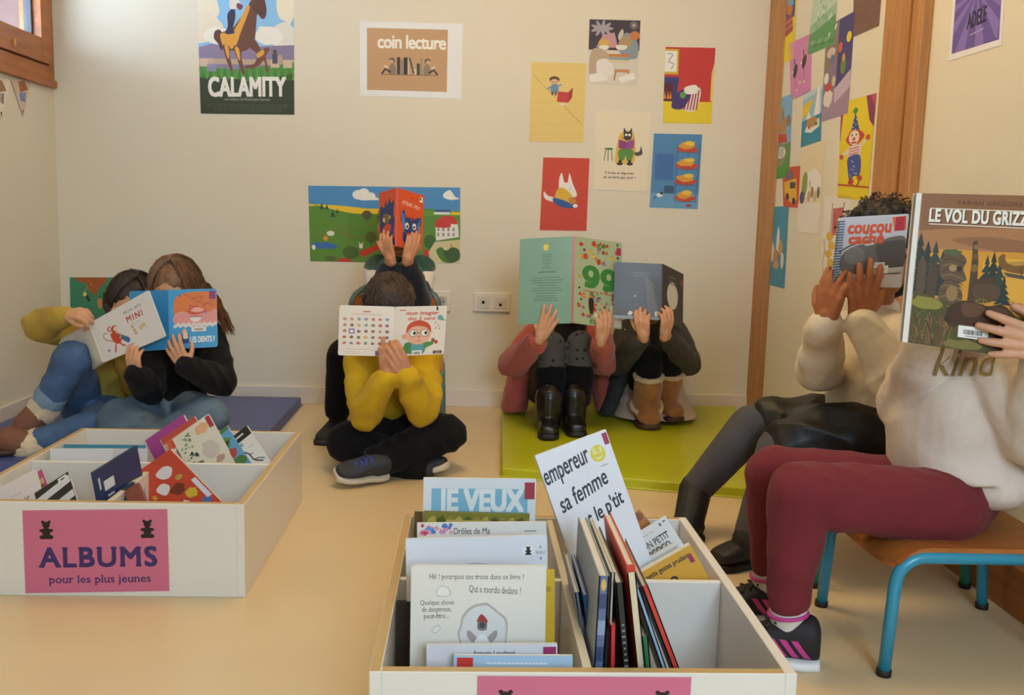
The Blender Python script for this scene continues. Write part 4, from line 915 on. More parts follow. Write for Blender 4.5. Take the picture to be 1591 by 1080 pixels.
for i in range(140):
    s0 = k.hd-k.f*.085+UP*.0+X1*R.uniform(.0, .05); e = A(R.uniform(345, 366), R.uniform(505, 522), 3.13+R.uniform(-.02, .02)); m1 = s0.lerp(A(350, 480, 3.2), .7)+X1*R.uniform(-.015, .015)
    b.tube([s0, s0.lerp(m1, .5)+UP*.02, m1, m1.lerp(e, .5)+X1*R.uniform(-.008, .012), e], [.0018, .0018, .0018, .0014, .0005], 3)
b.build('ponytail', hair_mat('#80583a'), k.root)
for hl, to in ((A(232, 700, 2.86), A(178, 712, 2.80)), (A(285, 704, 2.90), A(335, 708, 2.84))):
    hl.z = .042; to.z = .042; shoe(k.root, hl, to, '#3a3a44', '#d8d4cc', name='shoe')

# 3 --- boy on the chair at the back wall
def paint3(co):
    out = np.empty((len(co), 3)); 
    L = k3L; c = k3c
    d = (co-c)@L; z = co[:, 2]; ad = np.abs(d)
    navy, white, green = (np.array(lin(h)) for h in ('#191d2c', '#e6e2d8', '#1f4a3c'))
    out[:] = navy
    lim = .060+.10*np.clip((c[2]+.02-z)/.1, 0, 1)*0.0
    sv = (ad > .062) & (co[:, 1] > 3.40)
    out[sv & (z > zs-.045)] = green; out[sv & (z <= zs-.045) & (z > zs-.105)] = white
    out[(ad <= .062) & (z > zs-.01)] = green
    return out
T3 = [B(612, .335, 3.57), B(613, .41, 3.57), B(616, .51, 3.56), A(620, 417, 3.54), A(620, 401, 3.53)]
k3c = np.array(T3[3]); k3L = np.array((1.0, 0, 0)); zs = A(620, 400, 3.5).z
k = Kid('boy in green, white and navy top on a chair against the back wall',
        T3, X1, A(621, 352, 3.47), (0, -.93, -.35), UP, [A(586, 416, 3.53), A(656, 416, 3.53)], [A(590, 466, 3.37), A(650, 466, 3.37)], [A(607, 402, 3.215), A(633, 402, 3.215)],
        [B(592, .33, 3.54), B(636, .33, 3.54)], [B(534, .315, 3.27), B(646, .31, 3.25)], [B(524, .105, 3.32), B(650, .10, 3.3)], SK_WARM,
        [dict(d=(-.30, 0, .95), n=(.55, .8, 0), side=1, curl=(12, 16, 10), thumb=(.3, .9, -.2)), dict(d=(.30, 0, .95), n=(-.35, .9, 0), side=-1, curl=(12, 14, 10), spread=2, thumb=(.5, .9, .4))], hs=.86)
k.top(KNIT, r=(.050, .047, .036), cuff=.80, name='striped_sweater', fold=.003, paint=paint3)
k.legs(BLACKC, r=(.068, .058, .046), to=.97, name='trousers')
for i, (hl, to) in enumerate(((FL(531, 672), FL(498, 692)), (B(648, 0, 3.34), B(655, 0, 3.2)))):
    shoe(k.root, hl, to, '#211f24', '#2a2a2e', name='shoe', ankle=k.an[i])
hair_cap(k.root, k.hd, k.f, k.up, 1.0, '#3a2a20', 'short', 7)

# 4 --- boy in yellow
k = Kid('boy in bright yellow sweatshirt sitting cross-legged on the floor with a white book',
        [B(611, .115, 3.13), A(611, 632, 3.12), A(610, 588, 3.07), A(608, 548, 3.02), A(607, 528, 2.98)], X1, A(604, 482, 2.93), (0, -.72, -.7), (0, -.3, 1),
        [A(558, 560, 3.02), A(660, 560, 3.02)], [A(568, 643, 2.86), A(656, 637, 2.87)], [A(602, 583, 2.765), A(631, 583, 2.765)],
        [A(590, 672, 3.08), A(634, 672, 3.08)], [A(538, 688, 2.92), A(693, 672, 2.92)], [A(662, 730, 2.86), A(578, 722, 2.80)], SK_WARM,
        [dict(d=(.12, -.12, 1), n=(.35, 1, .1), side=1, curl=(22, 30, 20), each=((2, 5, 5), (26, 34, 20), (30, 36, 20), (32, 36, 20)), thumb=(.3, .9, -.1)), dict(d=(-.45, -.22, .86), n=(-.3, 1, .2), side=-1, curl=(16, 26, 20), spread=3, thumb=(.2, .9, .3))])
k.top(cloth('yellow_fleece', '#cba410', bump=0.25), r=(.054, .054, .037), cuff=.93, name='yellow_sweatshirt', fold=.007)
k.legs(BLACKC, r=(.080, .064, .050), to=(.9, .93), name='trousers', fold=.006)
shoe(k.root, A(597, 738, 2.81), A(522, 742, 2.73), '#2b3038', '#cfc6b2', up=(.0, -.55, 1), w=.036, h=.060, lace='#2c46a0', name='sneaker', ankle=k.an[1])
shoe(k.root, A(640, 738, 2.93), A(694, 728, 2.86), '#2b3038', '#cfc6b2', up=(.3, -.3, 1), w=.036, h=.056, lace='#2c46a0', name='sneaker', ankle=k.an[0])
hair_cap(k.root, k.hd, k.f, k.up, 1.03, '#3b2a20', 'short', 11)

# 5 --- girl in the coral cardigan
k = Kid('girl in coral cardigan and dotted grey tights, knees up, on the lime mat',
        [B(866, .125, 3.73), B(870, .21, 3.75), B(876, .31, 3.73), B(884, .405, 3.69), B(885, .435, 3.68)], X1, B(886, .545, 3.62), (0, -.9, -.4), UP,
        [B(848, .40, 3.68), B(924, .40, 3.68)], [A(797, 566, 3.52), A(938, 562, 3.52)], [A(840, 524, 3.225), A(934, 528, 3.265)],
        [B(846, .135, 3.68), B(890, .135, 3.68)], [A(857, 536, 3.42), A(901, 534, 3.44)], [B(854, .13, 3.38), B(896, .13, 3.42)], SK_FAIR,
        [dict(d=(.38, -.16, .9), n=(0, 1, .15), side=1, curl=(6, 10, 8), spread=9), dict(d=(.1, -.22, 1), n=(-.35, 1, .1), side=-1, curl=(20, 34, 20), spread=4)])
def card(b):
    b.loft([(B(800, .045, 3.70), X1*.055, V((0, .07, 0))), (B(806, .16, 3.70), X1*.045, V((0, .075, 0))), (B(826, .28, 3.70), X1*.045, V((0, .06, 0)))])
    b.loft([(B(934, .05, 3.72), X1*.03, V((0, .06, 0))), (B(932, .18, 3.72), X1*.032, V((0, .065, 0))), (B(918, .30, 3.70), X1*.04, V((0, .06, 0)))])
x5 = B(886, .35, 3.6).x
def paint5(co):
    out = np.empty((len(co), 3)); out[:] = lin('#b9574a'); dx = np.abs(co[:, 0]-x5)
    out[(dx < .062) & (co[:, 1] < 3.72) & (co[:, 1] > 3.52)] = lin('#18161a'); return out
k.top(KNIT, paint=paint5, r=(.055, .057, .038), cuff=.86, name='coral_cardigan', fold=.006, extra=card)
TI = cloth('dotted_tights', '#4b4742', bump=0.2); nt = TI.node_tree; bs = nt.nodes['Principled BSDF']
vo = nt.nodes.new('ShaderNodeTexVoronoi'); vo.inputs['Scale'].default_value = 34; vo.inputs['Randomness'].default_value = 0.35
tc = nt.nodes.new('ShaderNodeTexCoord'); nt.links.new(tc.outputs['Object'], vo.inputs['Vector'])
cr = nt.nodes.new('ShaderNodeValToRGB'); cr.color_ramp.interpolation = 'CONSTANT'; cr.color_ramp.elements[0].color = (*lin('#24211f'), 1); cr.color_ramp.elements[1].position = 0.22; cr.color_ramp.elements[1].color = (*lin('#56514c'), 1)
nt.links.new(vo.outputs['Distance'], cr.inputs['Fac']); nt.links.new(cr.outputs['Color'], bs.inputs['Base Color'])
k.legs(TI, r=(.070, .050, .050), to=.62, name='dotted_tights', fold=.001)
for i, (hl, to) in enumerate((((0, 0), FL(852, 684, .036)), ((0, 0), FL(898, 680, .036)))):
    hl = to+V((.012-.02*i, .165, 0)); b = MB(); b.chain([k.kn[i].lerp(k.an[i], .50), k.kn[i].lerp(k.an[i], .9)], [.0575, .051]); b.blob('sock', BLACKC, k.root, vox=.004, it=3, fold=.002, fscale=40)
    a = hl.lerp(to, .25); boot(k.root, hl, to, V((a.x, a.y, .165)), '#141213', .32, shaft=.052)
hair_cap(k.root, k.hd, k.f, k.up, 1.0, '#4a3424', 'long', 15, locks=.05)

# 6 --- girl in the grey cardigan
k = Kid('girl in charcoal knit cardigan, black leggings and tan sheepskin boots on the lime mat',
        [B(1012, .125, 3.76), B(1012, .20, 3.78), B(1012, .29, 3.75), B(1012, .375, 3.70), B(1012, .405, 3.69)], X1, B(1011, .51, 3.62), (0, -.9, -.4), UP,
        [B(976, .37, 3.69), B(1050, .37, 3.69)], [A(962, 563, 3.54), A(1069, 565, 3.56)], [A(1000, 521, 3.25), A(1033, 519, 3.255)],
        [B(996, .135, 3.70), B(1030, .135, 3.70)], [A(1008, 556, 3.46), A(1040, 556, 3.49)], [B(1007, .16, 3.47), B(1038, .17, 3.55)], SK_FAIR,
        [dict(d=(-.2, -.18, 1), n=(.5, 1, 0), side=1, curl=(22, 34, 24)), dict(d=(.1, -.18, 1), n=(-.6, 1, 0), side=-1, curl=(22, 34, 24))], hs=.95)
def card6(b): b.loft([(B(944, .045, 3.66), X1*.034, V((0, .06, 0))), (B(956, .14, 3.68), X1*.034, V((0, .06, 0))), (B(978, .26, 3.70), X1*.05, V((0, .05, 0)))])
k.top(cloth('charcoal_knit', '#3b3936', bump=0.9, bscale=160, var=.35, vscale=120), r=(.050, .052, .036), cuff=.86, name='charcoal_cardigan', fold=.003, extra=card6)
k.legs(BLACKC, r=(.062, .053, .044), to=.60, name='leggings', fold=.002)
b = MB(); b.loft([(B(1016, .05, 3.64), X1*.162, V((0, .15, 0))), (B(1014, .13, 3.68), X1*.128, V((0, .125, 0))), (B(1012, .22, 3.74), X1*.105, V((0, .09, 0)))])
b.blob('pink_skirt', cloth('pale_pink_cotton', '#c9b0a0', var=.06), k.root, vox=.005, it=5, fold=.006, fscale=30)
for i, to in enumerate((FL(1011, 668, .036), FL(1052, 656, .05))):
    hl = to+V((-.005-.045*i, .135, 0)); a = hl.lerp(to, .3); tp = k.kn[i].lerp(k.an[i], .72)
    bt = boot(k.root, hl, to, tp, '#96602f', .9, sole='#4a2f22', w=.044, h=.066, shaft=.055, coat=0, fold=.002, m=mat('suede', '#a06a34', .95, sheen=.3, bump=.3, bscale=300, var=.1, vscale=30))
    ax = tp-a; fur(bt, [(ringpts(tp+nz(ax)*.030, ax, .050), [.0105]*13), (ringpts(a+V((0, -.01, .075)), ax+V((0, -.06, 0)), .0575), [.0085]*13)], '#cdb28a')
    s0 = V((a.x, a.y, .07)) if 0 else None
hair_cap(k.root, k.hd, k.f, k.up, 1.0, '#5a4230', 'long', 17, locks=.05)

# 7 --- girl in cream sweater and black skirt
k = Kid('curly-haired girl in cream sweater, black skirt and grey tights beside the right wall',
        [A(1366, 655, 2.22), A(1358, 618, 2.23), A(1352, 570, 2.24), A(1358, 512, 2.25), A(1364, 488, 2.25)], A(1405, 525, 2.10)-A(1302, 512, 2.36), A(1370, 398, 2.22), (-.32, -.93, -.12), UP,
        [A(1306, 520, 2.33), A(1405, 525, 2.13)], [A(1272, 575, 2.20), A(1392, 592, 1.99)], [A(1283, 498, 2.04), A(1336, 497, 2.02)],
        [A(1345, 662, 2.30), A(1352, 676, 2.15)], [A(1168, 662, 2.34), A(1212, 698, 2.19)], [A(1078, 764, 2.37), A(1165, 842, 2.12)], SK_BROWN,
        [dict(d=(.12, -.02, 1), n=(.75, .65, 0), side=1, curl=(14, 18, 12), spread=4), dict(d=(.04, -.04, 1), n=(0, 1, 0), side=-1, curl=(6, 8, 8), spread=7)], hs=1.12, s_=1.02)
k.top(cloth('cream_knit', '#dccfba', bump=0.5, bscale=300), r=(.058, .056, .040), cuff=.90, name='cream_sweater', fold=.0065, e=.02)
k.legs(cloth('grey_tights', '#4c484a', bump=.4, bscale=600), r=(.064, .056, .042), to=.95, name='grey_tights', fold=.001)
d0 = nz(k.kn[0]-k.hips[0]); b = MB()
for i in range(2):
    b.chain([k.hips[i], k.hips[i].lerp(k.kn[i], .80)], [.088, .076])
b.loft([(k.hips[0].lerp(k.hips[1], .5)+X1*.03, V((0, .14, 0)), V((0, 0, .085))), (k.kn[0].lerp(k.hips[0], .45).lerp(k.kn[1].lerp(k.hips[1], .45), .5), V((0, .15, 0)), V((0, 0, .072))), (k.kn[0].lerp(k.hips[0], .12).lerp(k.kn[1].lerp(k.hips[1], .22), .5)-UP*.0, V((0, .145, 0)), V((0, 0, .058)))])
b.loft(torso(k.T[:2], k.L, (.125, .112), (.105, .1)))
b.blob('black_skirt', mat('black_satin', '#0d0c09', .5, bump=.1, bscale=200), k.root, vox=.005, it=3, fold=.013, fscale=30)
for i, (hl, to) in enumerate(((FL(1085, 838), FL(1018, 846)), (B(1180, 0, 2.15), B(1110, 0, 2.10)))):
    boot(k.root, hl, to, k.kn[i].lerp(k.an[i], .97), '#161416', .6, shaft=.043, coat=.05)
hair_cap(k.root, k.hd, k.f, k.up, 1.04, '#1c1512', 'curly', 21)

# 8 --- reader in burgundy leggings
k = Kid('child in white sweatshirt and burgundy leggings on a teal chair, holding the brown bear book',
        [A(1478, 772, 1.77), A(1482, 700, 1.78), A(1484, 632, 1.78), A(1498, 566, 1.77), A(1500, 540, 1.76)], A(1568, 580, 1.66)-A(1432, 572, 1.90), A(1496, 440, 1.75), (-.42, -.9, -.15), UP,
        [A(1432, 580, 1.90), A(1562, 588, 1.66)], [A(1412, 632, 1.87), A(1606, 676, 1.62)], [A(1452, 515, 1.66), A(1634, 536, 1.535)],
        [A(1452, 768, 1.85), A(1462, 788, 1.69)], [A(1204, 738, 1.83), A(1242, 766, 1.665)], [V((.618, 1.825, .120)), V((.597, 1.643, .120))], SK_FAIR,
        [dict(d=(.1, -.05, 1), n=(0, -1, 0), side=1), dict(d=(-1, -.02, .12), n=(0, 1, .1), side=-1, curl=(8, 12, 10), spread=8)], hs=1.08, rx=(.108, .108, .112, .098, .044), ry=(.09, .088, .088, .064, .042))
tp8 = k.top(cloth('white_sweatshirt', '#d8c9bb', bump=0.3), hem=(A(1490, 742, 1.77), .128, .112), cut=1, r=(.060, .060, .045), name='white_sweatshirt', fold=.0065, fscale=30, e=.022,
            extra=lambda b: b.ell(A(1524, 742, 1.76), X1*.078, V((0, .12, 0)), UP*.060))
k.legs(cloth('burgundy_jersey', '#701f26', bump=.15), r=(.072, .060, .0385), to=(1.0, 1.0), name='burgundy_leggings', fold=.003, waist=False)
for i, (hl, to, ac) in enumerate(((V((.668, 1.812, 0)), V((.507, 1.848, 0)), 0), (V((.648, 1.625, 0)), V((.484, 1.672, 0)), 0))):
    hl.z = 0; a = k.an[i]
    c = MB(); c.chain([a-UP*.012, hl.lerp(to, .32)+UP*.06], [.0345, .031]); c.blob('sock', cloth('white_sock', '#d5cec4'), k.root, vox=.0035, it=3)
    s_o = shoe(k.root, hl, to, '#1b191d', '#e6e4e6', w=.038, h=.080, lace='#232126', name='sneaker')
    h_, t_, d_, u_, r_ = frame(hl, to); L_ = (t_-h_).length
    for sd in (-1, 1):                                              # three slanting stripes on each side
        b = MB()
        for j in range(3):
            pts = [h_+d_*L_*(.10+.12*j+.05*q)+r_*sd*(.04)+u_*(.024+.011*q) for q in range(4)]; pr = []
            for p in pts:
                hit, loc, no, _ = s_o.ray_cast(p+r_*sd*.05, -r_*sd)
                pr.append((loc+no*.0012) if hit else p)
            for q in range(3): b.add([pr[q]-d_*.006, pr[q]+d_*.006, pr[q+1]+d_*.006, pr[q+1]-d_*.006], [(0, 1, 2, 3)])
        b.build('side_stripe', mat('magenta_stripe', '#c43a8c', .5), s_o)
    b = MB(); rp = ringpts(hl.lerp(to, .32)+UP*.095, UP+d_*.12, .0345, 24)[:-1]; b.tube(rp, .0038, 8, closed=True); b.build('collar_piping', mat('magenta_piping', '#c43a8c', .6), s_o, smooth=True)
hair_cap(k.root, k.hd, k.f, k.up, 1.0, '#3a2a20', 'short', 23)
v, f, _ = glyphs('kind', .01, .35); P = []                             # gold word printed across the chest
for x, y in v:
    p = A(1450+104*x, 540+44*y, 1.5); d = (p-CAM).normalized(); h_, loc, no, _ = tp8.ray_cast(p, d); P.append((loc-d*.006) if h_ else A(1450+104*x, 540+44*y, 1.66))
b = MB(); b.add(P, f); b.build('printed_word', mat('gold_print', '#8a7440', .5), tp8)
# ------------------------------------------------------------------ books held by the children
M_PAGE = mat('page_edges', '#e4dccb', 0.8, bump=0.5, bscale=700, stretch=(1, 1, 1))
def panel(corners, off0, off1, col, inset=0.0):
    TL, TR, BR, BL = [V(c) for c in corners]; n = (BL-TL).cross(TR-TL).normalized(); c = (TL+TR+BR+BL)/4
    Q = [p.lerp(c, inset) for p in (TL, TR, BR, BL)]; b = MB()
    b.add([p-n*off0 for p in Q]+[p-n*off1 for p in Q], [(0, 1, 2, 3), (7, 6, 5, 4), (0, 4, 5, 1), (1, 5, 6, 2), (2, 6, 7, 3), (3, 7, 4, 0)], lin(col))
    return b
def open_book(label, L, R, aL, aR, spine, t=.0022, pages=.005, board=False):
    base = (V(L[2])+V(R[3]))/2; root = tag(empty('open_book', base), label, 'book'); ks = []
    for nm, Q, a in (('back_cover', L, aL), ('front_cover', R, aR)):
        ks.append(a.put(MB(), Q, thick=t).build(nm, GLOSS))
    b = MB(); Q = [V(L[1]), V(R[0]), V(R[3]), V(L[2])]; n = (Q[3]-Q[0]).cross(Q[1]-Q[0])
    if n.length < 1e-7: n = V((0, -1, 0))
    n.normalize(); b.add(Q+[q-n*t for q in Q], [(0, 1, 2, 3), (7, 6, 5, 4), (0, 4, 5, 1), (1, 5, 6, 2), (2, 6, 7, 3), (3, 7, 4, 0)], lin(spine)); ks.append(b.build('spine', GLOSS))
    for Q in (L, R): ks.append(panel(Q, t+.0003, t+pages, '#e9e2d4', .035).build('page_block', M_PAGE))
    adopt(root, ks); return root
def pxY(*q): return [A(x, y, Y) for x, y, Y in q]

# white monkey book
aR = Art(108, 72, '#e7e3e2', r=3); aL = Art(60, 62, '#ddd8d0')
aR.text('MON AMI', 58, 11, 88, 15.5, '#4d5a66', space=1.15); aR.text('MINI', 59, 20, 86, 29, '#c0472e', bold=.02, space=1.25); aR.lines(56, 34, 84, 1, 3, .8, '#c9a9a0', 3)
aR.shape([(26, 34), (34, 32), (38, 40), (40, 50), (32, 53), (27, 46)], '#cf4a2c'); aR.ell(35, 28, 6, 5, '#c04428'); aR.ell(37, 28.5, 4, 3.6, '#ecd9cf'); aR.curve([(28, 30), (24, 24), (30, 22)], 2, '#cf4a2c')
aR.curve([(27, 46), (18, 40), (14, 32), (18, 28), (22, 31)], 1.1, '#a8502f'); aR.curve([(29, 52), (27, 58), (24, 64)], 2.4, '#cf4a2c'); aR.curve([(36, 52), (40, 58), (44, 60)], 2.4, '#cf4a2c')
aR.shape([(38, 36), (46, 44), (54, 52), (50, 58), (44, 52), (38, 44)], '#3a6aa5'); aR.curve([(38, 36), (42, 42), (38, 46)], 2.2, '#dfa63a')
for x, y in ((64, 38), (65, 44), (66, 49)): aR.ell(x, y, 2.6, 2.4, '#dcb184')
for i in range(6): aR.ell(76+(i % 3)*3.5, 43+(i//3)*3-(i % 3), 2, 1.6, '#e0c08c')
aR.lines(44, 62, 60, 1, 2, .9, '#3a4048', 5); aR.rect(45, 67, 55, 69.5, '#5b86b5'); aR.ell(15, 57, 2.4, 2.4, '#9aa0a8')
aL.shape([(24, 22), (34, 16), (42, 22), (44, 40), (52, 54), (44, 58), (32, 44), (26, 36)], '#3a62a0'); aL.shape([(40, 22), (50, 14), (52, 30), (58, 50), (48, 46)], '#c8402e'); aL.shape([(26, 26), (34, 22), (38, 30), (28, 34)], '#d9dfe4'); aL.rect(29, 26, 37, 28, '#30486a'); aL.ell(52, 6, 6, 5, '#e0a090'); aL.ell(8, 40, 5, 5, '#e2b9a8'); aL.ell(58, 48, 1.6, 2, '#222')
open_book('white picture book of a red monkey, its cover tilted beside a mustard sleeve',
          pxY((88, 530, 3.06), (137.5, 503, 2.945), (160, 564, 2.925), (132, 583, 3.04)), pxY((139, 502, 2.945), (231, 450.5, 2.865), (258, 523, 2.845), (161.5, 563.5, 2.925)), aL, aR, '#e4e0dc', t=.003)
# blue book
aL = Art(60, 94, '#3d9ad6', r=4); aR = Art(76, 92, '#3d9ad6', r=4)
aR.shape([(8, 20), (12, 12), (26, 6), (46, 4), (70, 5), (75, 10), (75, 34), (60, 36), (40, 40), (22, 36), (8, 38)], '#d8752a')
R_ = random.Random(2)
for i in range(22): x, y = R_.uniform(14, 70), R_.uniform(8, 26); aR.curve([(x-2.5, y), (x, y+1.6), (x+2.5, y-.4)], .8, '#9c4a1c', 3)
aR.shape([(8, 40), (20, 34), (34, 38), (44, 34), (58, 38), (75, 32), (75, 54), (50, 58), (26, 58), (8, 52)], '#df9490'); aR.shape([(30, 32), (40, 26), (52, 30), (60, 34), (44, 40), (32, 38)], '#c8522e'); aR.shape([(34, 33), (44, 28), (56, 33), (44, 36)], '#e9a99c')
aR.ell(42, 43, 9, 8, '#efe8e2', 0, 180); aR.line([(32, 43), (52, 43)], 1.2, '#8a3a30')
for i in range(4): aR.line([(36+i*4, 43), (36.5+i*4, 49)], .5, '#a8a09a')
for i in range(24): aR.ell(9+i*2.8, 57-(i % 3)*1.4, 2.4, 3, '#ddd6d4', n=8)
aR.text('LES DENTS ?', 33, 74, 71, 83, '#eef2f4', bold=.025); aR.barcode(35, 59, 58, 66); aR.poly([(64, 3), (74, 3), (74, 16), (64, 16)], '#8c2f7a'); aR.rect(20, 70, 30, 84, '#243a72'); aR.ell(24, 66, 3.5, 5, '#e8b083'); aR.shape([(22, 68), (27, 66), (29, 76), (22, 76)], '#efd3a0')
aL.ell(30, 62, 5, 3, '#9fd0ee'); aL.line([(48, 60), (52, 60)], 1, '#cfe6f2')
open_book('blue book titled LES DENTS with an orange bearded grin, held by girl in black',
          pxY((200.5, 452.5, 2.965), (260, 450.5, 2.90), (262, 543, 2.885), (206, 547, 2.95)), pxY((261.5, 450, 2.90), (336.5, 448.5, 2.925), (338.5, 539, 2.91), (263.5, 543, 2.885)), aL, aR, '#3288c4', t=.003)
# orange monster book
aL = Art(46, 80, '#d9552f'); aR = Art(40, 84, '#d9552f')
aL.shape([(2, 30), (8, 22), (14, 26), (20, 14), (24, 22), (30, 12), (34, 20), (42, 16), (40, 34), (44, 44), (40, 62), (44, 78), (14, 78), (4, 66)], '#2c3f78'); aL.ell(20, 42, 10, 8, '#7a6a3a'); aL.ell(14, 44, 3, 3.4, '#e6dcc0'); aL.ell(30, 40, 3, 3, '#c8a83a'); aL.shape([(10, 58), (22, 50), (34, 52), (30, 64), (16, 66)], '#cf4a2c')
for i in range(5): aL.line([(34+i*2, 50+i), (30+i*2, 78)], 1, '#41589c')
aL.rect(31, 68, 36, 74, '#c9c4c0')
aR.text('ATTRAPE - MOI !', 6, 16, 34, 21.5, '#f0cdb8', bold=.01, rise=-3); aR.lines(16, 10, 24, 1, 2, .9, '#8a2f1c', 1); aR.rect(33, 4, 38, 12, '#efe6dc'); aR.rect(33.5, 5, 35.5, 9, '#333')
aR.shape([(5, 34), (10, 30), (12, 40), (18, 42), (27, 42), (30, 38), (36, 36), (36, 48), (32, 50), (34, 74), (28, 80), (14, 80), (8, 70), (10, 52), (5, 46)], '#2b3f7c'); aR.shape([(5, 34), (9, 36), (12, 52), (10, 62), (7, 50)], '#4a84c4'); aR.shape([(35, 38), (34, 52), (34, 74), (31, 74), (31, 50)], '#4a84c4')
for i in range(7): aR.poly([(13+i*2.4, 42), (14+i*2.4, 35+(i % 2)*2), (15.4+i*2.4, 42)], '#243468')
aR.ell(14.5, 52, 3, 5, '#efece6'); aR.ell(26, 51, 3, 5, '#efece6'); aR.ell(14.8, 53, 1.5, 2.4, '#20202a'); aR.ell(25.8, 52, 1.5, 2.4, '#20202a'); aR.rect(14, 62, 27, 65, '#d8553c')
open_book('orange red book with a blue monster, held high by boy on the chair',
          pxY((588.5, 300, 3.30), (614.5, 292, 3.225), (614, 382, 3.20), (589.5, 377, 3.275)), pxY((619.5, 292, 3.225), (659, 304, 3.30), (655.5, 388.5, 3.275), (617, 382.5, 3.20)), aL, aR, '#c84a2a', pages=.006)
# white sense book
aL = Art(86, 78, '#e6ddd2', r=3); aR = Art(80, 77, '#e8e1d8', r=3)
aL.lines(34, 9, 52, 1, 3, 2.4, '#c85a48', 4); aL.lines(14, 13.5, 72, 1, 3, .8, '#c8857a', 5); R_ = random.Random(5)
for j in range(5):
    for i in range(7):
        x, y = 9+i*11, 21+j*9.4; c = R_.choice(('#c8553c', '#8a5a3c', '#d0a04a', '#6f8f6a', '#b08a70', '#cf7a5a', '#8aa0b5')); 
        if i == 1 and j == 2: aL.rect(x-4.5, y-4, x+4.5, y+4, '#7a6ab0'); c = '#efe9e0'
        aL.blob(x, y, 3, 2.3, c, n=9, seed=i*9+j); aL.ell(x+1.4, y-1, 1, .8, R_.choice(('#4a3a30', '#e6c090', '#a83a2c')), n=8)
aL.lines(10, 68, 56, 1, 2, .8, '#c8a090', 6); aL.lines(4, 72, 40, 2, 2.6, .7, '#c0b5a8', 7); aL.rect(57, 70, 66, 77.5, '#7a62a8')
aR.text('mon imagier', 17, 8, 68, 15.5, '#cf3f2c', bold=.016, shear=.22); aR.text('des 5 sens', 20, 16.3, 63, 21.8, '#cf3f2c', bold=.016, shear=.22); aR.lines(4, 6, 20, 1, 2, 2, '#c87060', 3); aR.rect(63.5, 2, 66.5, 7, '#2a2626'); aR.ell(65, 2, 1.4, 1.4, '#2a2626')
aR.shape([(66, 17), (70, 14), (74, 17), (76, 22), (68, 22)], '#6aa6a4'); aR.line([(72, 22), (80, 23)], 1, '#7a6a5a')
for x, y in ((63, 27), (68, 31), (64, 35), (70, 36)): aR.ell(x, y, 1, 1, '#4a4648', n=8); aR.line([(x+.8, y), (x+.9, y-3)], .4, '#4a4648')
aR.shape([(14, 71), (16, 58), (24, 56), (34, 60), (46, 57), (58, 56), (62, 60), (50, 66), (46, 74), (26, 74)], '#4f8f4a'); aR.rect(26, 59, 46, 75, '#5ea3b0'); aR.ell(15, 47, 4, 4, '#e2a088'); aR.ell(37, 45, 20, 15, '#e9b49c')
aR.shape([(18, 42), (20, 30), (30, 23), (44, 23), (55, 30), (57, 42), (50, 34), (38, 31), (26, 33)], '#cc4f2a')
for x in (29, 47): aR.ell(x, 42, 6.4, 6, '#3d3836'); aR.ell(x, 42, 5.6, 5.2, '#f0ece4'); aR.ell(x+2-(x > 40)*4+(x > 40)*4, 42, 2.2, 2.6, '#23201f')
aR.line([(35.4, 42), (40.6, 42)], .9, '#3d3836'); aR.ell(38, 48, 2, 2.2, '#d8806c'); aR.ell(38, 53.5, 4, 1, '#b04a3a', 0, 180); aR.ell(61, 54, 3, 3.2, '#8a5a34'); aR.ell(66, 57, 3, 3, '#cf3a34'); aR.barcode(28, 69, 44, 77); aR.rect(62, 71, 76, 75.5, '#4a2326'); aR.line([(65, 73.5), (74, 73.5)], 1, '#d8c0b8')
open_book('white board book titled mon imagier des 5 sens, held by boy in yellow',
          pxY((527.5, 474, 2.80), (613, 476.5, 2.815), (611.5, 554, 2.80), (525, 552, 2.785)), pxY((614.5, 476.5, 2.815), (695, 475, 2.80), (689.5, 550, 2.785), (613, 554, 2.80)), aL, aR, '#ddd4c8', t=.003, pages=.008)
# mint 99 book
aL = Art(84, 136, '#779e87', r=3); aR = Art(74, 138, '#aebf9c', r=2)
aL.ell(42, 15, 4.2, 5.5, '#d8c83a'); aL.ell(42, 9.5, 1.2, 1.4, '#6a8a3a')
for i, w_ in enumerate((14, 24, 10, 12, 12, 10, 14)): aL.lines(42-w_/2, 27+i*3.4, 42+w_/2+4, 1, 2, .9, '#3f5a4c', 20+i)
aL.lines(16, 54, 72, 1, 2, 1.6, '#2c4a3c', 31); aL.lines(16, 63, 72, 7, 4.1, 1, '#41604f', 33); aL.lines(22, 92, 64, 3, 3.6, 1, '#41604f', 41); aL.ell(43, 110, 2.6, 3, '#d88a98')
R_ = random.Random(12); pal = ('#d0402c', '#d0402c', '#e07a2a', '#e8b52c', '#c83a30', '#4f8a3c', '#8a6a9a', '#2c2a28', '#7a3a2c', '#d8785c')
for i in range(120):
    x, y = R_.uniform(4, 70), R_.uniform(4, 132)
    if 10 < x and 38 < y < 82: continue
    c = R_.choice(pal); q = R_.uniform(1.2, 3.6); aR.blob(x, y, q, q*R_.uniform(.8, 1.3), c, n=9, j=.12, seed=i); 
    if q > 2: aR.ell(x, y-q, .8, .9, '#3f6a30', n=8); aR.ell(x+.6, y+.3, q*.3, q*.4, R_.choice(('#f0e6d0', '#e8a23a', '#a82c22')), n=8)
